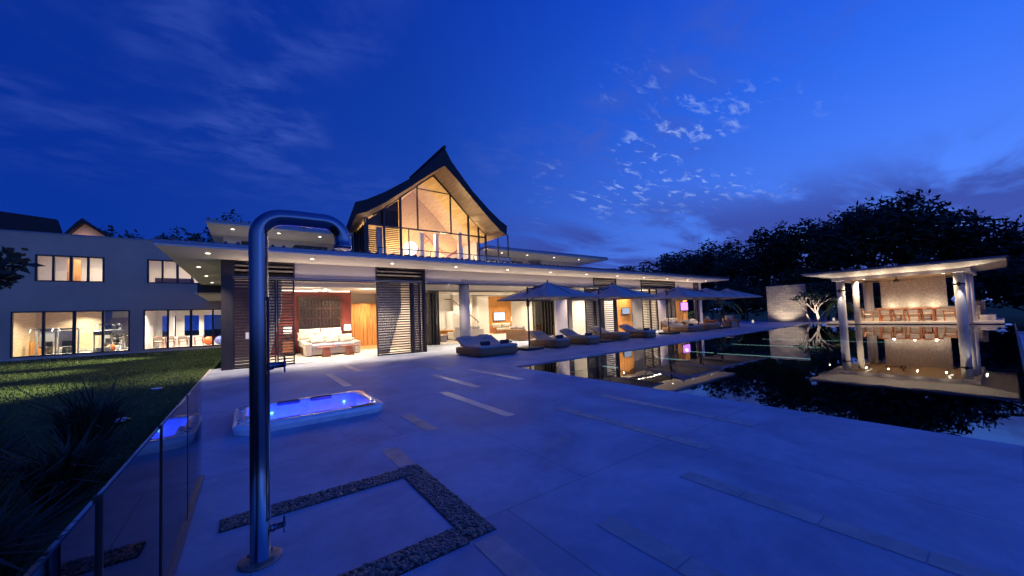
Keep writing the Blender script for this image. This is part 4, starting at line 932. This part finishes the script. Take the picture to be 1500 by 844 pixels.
def palm(x,y,h,label,n=11,L_=1.7,m='leaf2',z0=0,tr=.07,name='palm'):
    t = thing(name,label,'palm',(x,y,z0)); MB().tube([(x,y,z0-.05),(x+.05,y,z0+h*.5),(x,y+.04,z0+h)],[tr*1.3,tr,tr*.8],8).build('trunk',M['bark'],t)
    fm = MB()
    for k in range(n):
        a = k*2.4+rnd.random(); up_ = rnd.uniform(.25,1.1)
        prev = Vector((x,y,z0+h))
        for j in range(1,13):
            s = j/12; q = Vector((x+L_*s*math.cos(a)*.9, y+L_*s*math.sin(a)*.9, z0+h+L_*(up_*s-1.05*s*s)))
            d = (q-prev).normalized(); sd = d.cross(Vector((0,0,1))).normalized(); wl = .36*math.sin(min(1,s*1.1)*2.7+.3)*L_/1.7+.05
            for sg in (-1,1):
                tip = q+sd*sg*wl+d*.12-Vector((0,0,.10)); fm.add([prev,q,tip],[(0,1,2)])
            prev = q
    fm.build('fronds',M[m],t); return t
palm(38.6,7.9,1.4,'green lit palm beside the left pavilion column'); palm(39.5,7.1,1.0,'low green palm seen between the pavilion columns'); palm(41.5,6.1,1.6,'small palm behind the left pavilion opening')
palm(35.6,15.6,1.8,'slim palm right of the last parasol'); palm(33.8,17.8,.9,'green leafy palm glimpsed beside the purple display')
light('POINT','garden_glow',(33.2,16.9,.4),22,(.9,1,.6),.1)
# spiky plants below the terrace, lower left
k = 0
for (x,y,s,l) in ((-1.75,7.4,1.15,'largest spiky plant, upright leaves, nearest the lawn'),(-2.3,6.2,1.1,'broad spiky plant in the dark bed, left of the largest one'),(-1.5,5.6,.9,'low spiky plant close to the glass, upper one'),(-1.9,4.5,.95,'spiky plant in the middle of the dark lower left bed'),(-2.9,5.2,1.0,'spiky plant at the left picture edge'),(-1.35,3.6,.8,'spiky plant nearest the camera at the bottom left'),(-2.8,7.6,.8,'small spiky plant on the far side of the bed')):
    z0 = lawn_z(x,y); t = thing('spiky_plant',l,'plant',(x,y,z0),'spiky plants below the terrace')
    m_ = MB(); tuft(m_,(x,y,z0),.85*s,.95*s,190,.013,1.1); m_.build('leaves',M['leaf'],t); 
    MB().lathe([(.06,-.02),(.09,.05),(.03,.16)],(x,y,z0),10).build('crown_base',M['bark'],t)
# lawn grass blades (stuff)
gm = MB(); 
for k in range(52000):
    y = 5.5+27.4*rnd.random()**1.5; x = -1.12-rnd.random()*(.36*y+.6)
    z = lawn_z(x,y); a = rnd.uniform(0,6.28); hh = rnd.uniform(.02,.045)*(1+.015*y); w_ = .0045*(1+.09*y)
    dx, dy = math.cos(a)*w_, math.sin(a)*w_; lx, ly = rnd.uniform(-.02,.02), rnd.uniform(-.02,.02)
    gm.add([(x-dx,y-dy,z-.005),(x+dx,y+dy,z-.005),(x+lx,y+ly,z+hh)],[(0,1,2)])
go_ = gm.build('grass',M['grass']); tag(go_,'mown lawn grass between terrace and left wing','grass',kind='stuff')
for (x,y,l) in ((-1.83,12.3,'round recessed lawn light nearer the villa corner'),(-1.78,8.95,'round recessed lawn light nearer the dark plants')):
    t = thing('lawn_light',l,'garden light',(x,y,lawn_z(x,y)),'recessed lawn lights'); z=lawn_z(x,y)
    MB().lathe([(.13,-.02),(.13,.035),(.10,.04)],(x,y,z),20).build('bezel',M['steel'],t); MB().lathe([(.095,.040),(.095,.044)],(x,y,z),20).build('lens',M['white'],t)

# ------------------------------------------------------------------ left wing building
wg = thing('gym_wing','plain grey two storey wing with ribbon windows and a glazed gym','building',(-8,32.9,0))
WY = 32.9
def wp(mb,name,m,**k): return mb.build(name,M[m],wg,**k)
def wall_with_holes(x0,x1,z0,z1,y0,y1,holes):
    mb = MB(); xs_ = sorted({x0,x1,*[h[0] for h in holes],*[h[1] for h in holes]}); zs_ = sorted({z0,z1,*[h[2] for h in holes],*[h[3] for h in holes]})
    for a,b in zip(xs_[:-1],xs_[1:]):
        for c,d in zip(zs_[:-1],zs_[1:]):
            mx_, mz = (a+b)/2, (c+d)/2
            if any(h[0]<mx_<h[1] and h[2]<mz<h[3] for h in holes): continue
            mb.box(a,b,y0,y1,c,d)
    bm_v = mb; return bm_v
H_ = [(-10.8,-6.13,.12,2.72),(-5.52,-.9,.12,2.72),(-9.98,-7.25,4.46,6.02),(-5.37,-1.7,4.46,6.02)]
wall_ = wall_with_holes(-34,2,0,7.27,WY,WY+.3,H_); wp(wall_,'wall','wingwall')
wp(MB().box(-34,2,WY-.03,WY+.35,7.27,7.33),'parapet_cap','fascia')
structure(B(-34,-.8,WY-.35,WY-.02,-.05,.03).build('wing_kerb',M['inlay_light']))
for hi,h in enumerate(H_):
    x0,x1,z0,z1 = h; fm = MB().box(x0,x1,WY-.02,WY+.12,z1-.07,z1).box(x0,x1,WY-.02,WY+.12,z0,z0+.06)
    n = 4 if hi != 3 else 5
    for k in range(n+1):
        x = x0+(x1-x0)*k/n; ww = .09 if (hi>1 and k in (0,n)) else (.05 if k%2 else .065)
        fm.box(max(x0,x-ww),min(x1,x+ww),WY-.02,WY+.12,z0+.06,z1-.07)
    fo = wp(fm,'window','darkmetal')
    for k in range(n): B(x0+(x1-x0)*k/n+.05,x0+(x1-x0)*(k+1)/n-.05,WY+.05,WY+.058,z0+.06,z1-.07).build('glass_pane',M['pane'],fo)
# interiors
wp(B(-12,0,WY+.3,41,3.0,3.1),'ceiling','white'); wp(B(-12,0,WY+.3,41,.0,.06),'interior_floor','floorstone')
wp(B(-12,-8.4,38.0,38.15,.06,3.0),'timber_wall','panelwood'); wp(B(-8.4,-6.4,39.5,39.65,.06,2.4),'dark_wall','darkslat'); wp(B(-8.4,-5.9,40,40.1,.06,3),'rear_wall','white')
wp(B(-11.6,-11.45,WY+.3,38,.06,3.0),'timber_wall','panelwood'); wp(B(-5.95,-5.8,34.5,41,.06,3.0),'partition_wall','white')
wp(wall_with_holes(-5.8,-.5,.06,3.0,38.9,39.05,[(-5.5,-4.7,.8,2.45),(-4.2,-3.3,.8,2.45),(-3.0,-.7,.3,2.45)]),'rear_wall','white')
for (a,b) in ((-5.5,-4.7),(-4.2,-3.3),(-3.0,-.7)): wp(B(a,b,38.97,38.98,.3 if a==-3.0 else .8,2.45),'rear_glass_pane','pane')
wp(B(-4.95,-4.65,37.6,37.9,.06,3.0),'square_column','white')
wp(MB().box(-11,-6.4,34.2,34.5,2.93,2.99).box(-5.6,-1,34.2,34.5,2.93,2.99),'cove_light','cove')
for (x,y,p) in ((-10,35,110),(-8,35.2,120),(-9.3,37,90),(-7,37.5,110),(-4.8,35,120),(-2.4,35,120),(-3.6,37.3,90)): light('AREA','gym_ceiling_lamp',(x,y,2.9),p,(1,.90,.72),.4)
wp(B(-12,0,WY+.3,38,6.9,7.0),'upper_ceiling','white'); wp(B(-12,0,WY+.3,38,4.0,4.1),'upper_floor','floorwood'); wp(B(-12,0,37.8,38,4.1,6.9),'upper_rear_wall','white')
wp(B(-6.6,-6.4,WY+.3,38,4.1,6.9),'partition_wall','white'); wp(B(-9.6,-9.0,36.0,36.1,4.1,6.2),'inner_door','cabinet')
for (x,y,p) in ((-8.8,35.3,120),(-7.4,35.3,80),(-4.5,35,100),(-2.6,35,90)): light('AREA','upper_ceiling_lamp',(x,y,6.85),p,(1,.93,.78),.3)
# blinds inside upper windows
for (a,b,z) in ((-9.25,-8.65,5.0),(-8.55,-7.95,5.25),(-7.9,-7.3,5.3),(-5.25,-4.6,5.3),(-4.55,-3.9,5.4),(-3.85,-3.2,5.5)):
    s = MB(); n = int((5.95-z)/.06)
    for k in range(n): s.obox(((a+b)/2,WY+.2,5.95-k*.06),(b-a,.03,.004),0,R(35))
    wp(s,'blind','white')
wp(B(-5.2,-3.2,34.2,34.6,4.1,4.95),'bed_head','darkwood',bevel=.02)
# light leaking to the lawn from the house side
light('SPOT','lawn_washer',(-1.4,16.4,3.3),240,(1,.95,.55),.06,(R(-20),R(58),0),spot=R(56),blend=1)
light('SPOT','lawn_washer',(-1.6,21.4,3.3),240,(1,.95,.55),.06,(R(-12),R(62),0),spot=R(44),blend=1)
light('SPOT','lawn_washer',(-1.6,26.0,3.1),240,(1,.95,.55),.06,(R(0),R(60),0),spot=R(52),blend=1)
# gym equipment
def treadmill(x,y,label,rz=0):
    t = thing('treadmill',label,'treadmill',(0,0,0),'gym machines')
    B(-.4,.4,-.9,.8,.06,.2).build('deck',M['gymgrey'],t,bevel=.03); B(-.28,.28,-.85,.6,.2,.215).build('belt',M['black'],t)
    for s in (-1,1): MB().tube([(s*.36,.62,.15),(s*.36,.78,1.2)],.035,8).build('upright',M['gymgrey'],t); MB().tube([(s*.36,.76,1.05),(s*.36,.15,.95)],.022,8).build('handrail',M['gymgrey'],t)
    MB().obox((0,.78,1.27),(.82,.10,.30),0,R(-25)).build('console',M['black'],t,bevel=.02); MB().obox((0,.72,1.29),(.4,.01,.2),0,R(-25)).build('display',M['screen_dim'],t)
    B(-.3,.3,.62,.95,.06,.36).build('motor_hood',M['gymgrey'],t,bevel=.05)
    t.location=(x,y,.06); t.rotation_euler=(0,0,rz); return t
treadmill(-7.9,35.2,'grey treadmill right of the wide window mullion',R(200)); treadmill(-9.6,36.8,'treadmill behind the weight stack',R(170)); treadmill(-6.9,36.6,'treadmill at the right end of the gym window',R(150))
def stack(x,y,label,rz=0,w=.9,h=1.55):
    t = thing('weight_machine',label,'weight machine',(0,0,0),'gym machines')
    for s in (-1,1): B(s*w/2-.04,s*w/2+.04,-.05,.05,0,h).build('upright',M['gymgrey'],t)
    B(-w/2,w/2,-.06,.06,h,h+.1).build('crossbar',M['black'],t,bevel=.01); B(-w/2,w/2,-.4,.4,.0,.06).build('base_frame',M['gymgrey'],t)
    p = MB()
    for k in range(12): p.box(-.2,.2,-.08,.08,.08+k*.065,.08+k*.065+.055)
    p.build('weight_plates',M['black'],t); B(-.33,.33,-.012,.012,.5,1.5).build('guard_panel',M['gymgrey'],t)
    cushion(MB(),(0,-.45,.5),(.4,.4,.1)).build('seat',M['black'],t); MB().tube([(0,-.3,0),(0,-.42,.46)],.04,8).build('seat_post',M['gymgrey'],t)
    MB().tube([(-.3,-.1,h),(-.55,-.35,h+.12),(-.6,-.4,h-.1)],.018,6).tube([(.3,-.1,h),(.55,-.35,h+.12),(.6,-.4,h-.1)],.018,6).build('pull_bar',M['chrome'],t)
    t.location=(x,y,.06); t.rotation_euler=(0,0,rz)
stack(-10.15,35.3,'dark grey weight machine beside the first window mullion'); stack(-9.25,34.9,'pale weight machine in front of the wooden wall',R(15)); stack(-8.0,37.6,'tall weight machine at the back by the dark wall',0,1.0,1.8)
t = thing('dumbbell_rack','black tower rack of weights near the red ball','rack',(-7.4,36.4,.06),'gym machines')
MB().tube([(-7.4,36.4,.06),(-7.4,36.4,1.9)],.03,8).build('pole',M['black'],t)
for k in range(5): MB().tube([(-7.62,36.4,.4+k*.34),(-7.42,36.4,.4+k*.34)],.11,12).tube([(-7.38,36.4,.4+k*.34),(-7.18,36.4,.4+k*.34)],.11,12).build('weight',M['black'],t)
t = thing('exercise_bike','white exercise bike at the right of the gym window','exercise bike',(-6.9,34.9,.06),'gym machines')
MB().tube([(-6.9,34.7,.1),(-6.9,34.95,.55),(-6.9,35.15,1.05)],.035,8).tube([(-6.9,34.9,.5),(-6.9,34.6,.85)],.03,8).tube([(-7.15,34.6,.1),(-6.65,34.6,.1)],.03,8).tube([(-7.15,35.3,.1),(-6.65,35.3,.1)],.03,8).build('frame',M['white'],t)
MB().tube([(-6.93,35.1,.45),(-6.87,35.1,.45)],.24,20).build('flywheel',M['gymgrey'],t); cushion(MB(),(-6.9,34.56,.90),(.2,.28,.08)).build('saddle',M['black'],t); MB().tube([(-7.1,35.1,1.12),(-6.9,35.2,1.08),(-6.7,35.1,1.12)],.02,8).build('handlebar',M['black'],t)
for (x,y,r,m,l) in ((-7.55,35.9,.24,'orange','orange exercise ball in front of the black weight rack'),(-2.55,37.0,.33,'orange','large orange ball in the right gym window'),(-1.85,36.6,.33,'bluerub','blue ball beside the large orange ball')):
    o = MB().ball((x,y,.06+r),r,seg=24,rings=14).build('exercise_ball',M[m]); tag(o,l,'ball','exercise balls')
t = thing('storage_cabinet','amber wooden cabinet at the left end of the gym','cabinet',(-10.9,36.5,.06)); B(-11.2,-10.6,36.3,36.7,.06,.92).build('body',M['cabinet'],t,bevel=.01); B(-11.17,-10.91,36.28,36.30,.1,.88).build('door',M['cabinet'],t); B(-10.89,-10.63,36.28,36.30,.1,.88).build('door',M['cabinet'],t)
tv(-11.1,-10.45,37.3,1.25,1.75,'black switched-off television on the gym timber wall','black')
t = thing('dining_table','long pale table in the right window of the wing','table',(-4.5,36.2,.06))
B(-5.5,-3.5,35.9,36.7,.76,.80).build('table_top',M['white'],t,bevel=.005)
for a in (-5.4,-3.65):
    for b in (35.95,36.6): B(a,a+.06,b,b+.06,.061,.76).build('leg',M['gymgrey'],t)
wc = None
for i,(x,y,a,l) in enumerate(((-5.2,35.6,90,'pale chair at the left of the wing table'),(-4.6,35.6,90,'pale chair in the middle of the wing table'),(-3.9,35.6,90,'pale chair at the right of the wing table'),(-3.1,36.3,180,'pale chair at the right head of the wing table'))):
    c_ = dup(ch,(x,y,.06),R(a),l,'chairs at the wing table')
# roofs behind the wing
rb = thing('rear_house','dark pitched roof and small timber gable rising behind the left wing','house',(-14,45,0))
MB().prism([(-30,9.3),(-12.2,9.3),(-12.5,10.55),(-14,10.7),(-30,12.2)],44.6,45,'y').build('roof',M['blacktile'],rb)
B(-30,-9,45.2,50,0,9.28).build('wall',M['wingwall'],rb)
MB().prism([(-11.9,9.35),(-9.7,9.35),(-11.02,10.5)],44.8,48,'y').build('gable_wall',M['ceilwood'],rb)
MB().prism([(-12.05,9.35),(-11.85,9.30),(-11.02,10.42),(-9.6,9.28),(-9.35,9.4),(-10.7,10.42),(-11.05,10.78),(-11.4,10.35)],44.3,48.2,'y').build('gable_roof',M['blacktile'],rb)
light('POINT','rear_gable_glow',(-11,44.2,9.2),14,(1,.6,.35),.1)

# ------------------------------------------------------------------ world
wld = bpy.data.worlds.new('World'); sc.world = wld; wld.use_nodes = True
nt = wld.node_tree; N = nt.nodes; L = nt.links; N.clear()
out = N.new('ShaderNodeOutputWorld'); bg = N.new('ShaderNodeBackground'); L.new(bg.outputs[0], out.inputs[0])
sky = N.new('ShaderNodeTexSky'); sky.sky_type = 'NISHITA'; sky.sun_disc = False; sky.sun_elevation = R(1.5); sky.sun_rotation = R(115); sky.ozone_density = 6; sky.air_density = 1.2; sky.dust_density = .4
tc = N.new('ShaderNodeTexCoord'); sep = N.new('ShaderNodeSeparateXYZ'); nm_ = N.new('ShaderNodeVectorMath'); nm_.operation = 'NORMALIZE'
L.new(tc.outputs['Generated'], nm_.inputs[0]); L.new(nm_.outputs[0], sep.inputs[0])
def mth(op, a, b=None, c=None, clamp=False):
    n = N.new('ShaderNodeMath'); n.operation = op; n.use_clamp = clamp
    for i, v in enumerate((a,b,c)):
        if v is None: continue
        if isinstance(v,(int,float)): n.inputs[i].default_value = v
        else: L.new(v, n.inputs[i])
    return n.outputs[0]
def dotv(v):
    n = N.new('ShaderNodeVectorMath'); n.operation='DOT_PRODUCT'; L.new(nm_.outputs[0], n.inputs[0]); n.inputs[1].default_value = v; return n.outputs['Value']
el = mth('MAXIMUM', sep.outputs[2], 0.0)
az = dotv(Vector((.62,-.78,0)).normalized())          # towards the afterglow in the west
def ramp(fac, stops):
    n = N.new('ShaderNodeValToRGB'); e = n.color_ramp.elements
    e[0].position, e[0].color = stops[0][0], (*stops[0][1],1); e[1].position, e[1].color = stops[-1][0], (*stops[-1][1],1)
    for p, c in stops[1:-1]: q = e.new(p); q.color = (*c,1)
    L.new(fac, n.inputs[0]); return n.outputs[0]
def mixc(f_, a, b, mode='MIX'):
    n = N.new('ShaderNodeMix'); n.data_type='RGBA'; n.blend_type = mode
    for k, v in (('Factor',f_),('A',a),('B',b)):
        s = n.inputs[k]
        if isinstance(v,(int,float)): s.default_value = v
        elif isinstance(v,tuple): s.default_value = (*v,1)
        else: L.new(v, s)
    return n.outputs['Result']
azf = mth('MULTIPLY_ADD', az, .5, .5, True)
dark = ramp(el, [(0,(.004,.035,.34)),(.35,(.002,.026,.29)),(.7,(.001,.018,.24)),(1,(.002,.02,.24))])
brt = ramp(el, [(0,(.14,.27,.98)),(.20,(.090,.25,1.00)),(.45,(.030,.16,.93)),(.72,(.006,.07,.72)),(1,(.007,.05,.60))])
azr = ramp(azf, [(.06,(0,0,0)),(.28,(.18,.18,.18)),(.50,(.60,.60,.60)),(.78,(1,1,1)),(1,(1,1,1))])
base = mixc(azr, dark, brt)
base = mixc(.03, base, mixc(1.0, sky.outputs[0], (.3,.55,1.0), 'MULTIPLY'))
glow = ramp(azf, [(.84,(1,1,1)),(.93,(1.8,1.8,1.8)),(1,(2.2,2.2,2.2))]); zen = ramp(el, [(.70,(1,1,1)),(.85,(1.3,1.35,1.4)),(1,(1.5,1.6,1.6))])  # sky out of view, behind and overhead, brightened to light the deck
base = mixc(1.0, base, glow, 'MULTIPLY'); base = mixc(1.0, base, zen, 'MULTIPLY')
# clouds: project the direction on a high flat layer
inv = mth('DIVIDE', 1.0, mth('ADD', el, .10)); cv_ = N.new('ShaderNodeVectorMath'); cv_.operation='SCALE'; L.new(nm_.outputs[0], cv_.inputs[0]); L.new(inv, cv_.inputs['Scale'])
def cloud(scale, rot, stretch, lo_, hi_, det=8, off=(0,0,0), dist=.3):
    mp = N.new('ShaderNodeMapping'); mp.inputs['Rotation'].default_value=(0,0,rot); mp.inputs['Scale'].default_value=stretch; mp.inputs['Location'].default_value=off; L.new(cv_.outputs[0], mp.inputs[0])
    n = N.new('ShaderNodeTexNoise'); n.inputs['Scale'].default_value=scale; n.inputs['Detail'].default_value=det; n.inputs['Roughness'].default_value=.58; n.inputs['Distortion'].default_value=dist; L.new(mp.outputs[0], n.inputs['Vector'])
    m_ = N.new('ShaderNodeMapRange'); m_.interpolation_type='SMOOTHSTEP'; m_.inputs[1].default_value=lo_; m_.inputs[2].default_value=hi_; L.new(n.outputs['Fac'], m_.inputs[0]); return m_.outputs[0]
def window(v, a, b, c, d):
    m1 = N.new('ShaderNodeMapRange'); m1.interpolation_type='SMOOTHSTEP'; m1.inputs[1].default_value=a; m1.inputs[2].default_value=b; L.new(v, m1.inputs[0])
    m2 = N.new('ShaderNodeMapRange'); m2.interpolation_type='SMOOTHSTEP'; m2.inputs[1].default_value=c; m2.inputs[2].default_value=d; L.new(v, m2.inputs[0])
    return mth('SUBTRACT', m1.outputs[0], m2.outputs[0], clamp=True)
c1 = mth('MULTIPLY', mth('MULTIPLY', cloud(5.0, R(35), (1,1.5,1), .36,.72), cloud(1.0, 0, (1,1,1), .40,.62, 3, (2.2,.9,0))), .62)                        # soft mottled veil, high
c1 = mth('MULTIPLY', c1, window(el,.22,.45,1.2,1.3))
base = mixc(c1, base, (.055,.11,.52))
wis = mth('MULTIPLY', cloud(8.0, R(-20), (1,2.2,1), .53,.68, 6, (3.1,1.7,0), .5), cloud(1.1, 0, (1,1,1), .47,.58, 2, (5.2,.4,0)))
wis = mth('MULTIPLY', wis, window(el,.20,.30,.52,.66)); wis = mth('MULTIPLY', wis, .75); wis = mth('MULTIPLY', wis, window(dotv((.80,.60,0)),.80,.93,2,3)); wis = mth('MULTIPLY', wis, window(dotv((1,0,0)),.58,.72,2,3))
base = mixc(wis, base, (.34,.48,.95))
bank = mth('MULTIPLY', cloud(1.7, R(12), (.45,1.0,1), .38,.56, 7, (1.3,4.2,0), .4), window(el,.01,.06,.18,.32)); bank = mth('MULTIPLY', bank, .88); bank = mth('MULTIPLY', bank, window(dotv((1,0,0)),.38,.72,2,3))
base = mixc(bank, base, (.040,.065,.35))
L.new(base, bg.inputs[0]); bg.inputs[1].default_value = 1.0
sun = bpy.data.lights.new('afterglow_sun','SUN'); sun.energy = .03; sun.angle = R(20); sun.color = (.6,.7,1)
so = bpy.data.objects.new('afterglow_sun',sun); COL.objects.link(so); so.rotation_euler = (R(75),0,R(70))
sc.view_settings.view_transform='Standard'; sc.view_settings.look='None'; sc.view_settings.exposure=0; sc.view_settings.gamma=1
sc.render.engine='CYCLES'; sc.cycles.max_bounces=8; sc.cycles.transparent_max_bounces=16; sc.cycles.sample_clamp_indirect=4
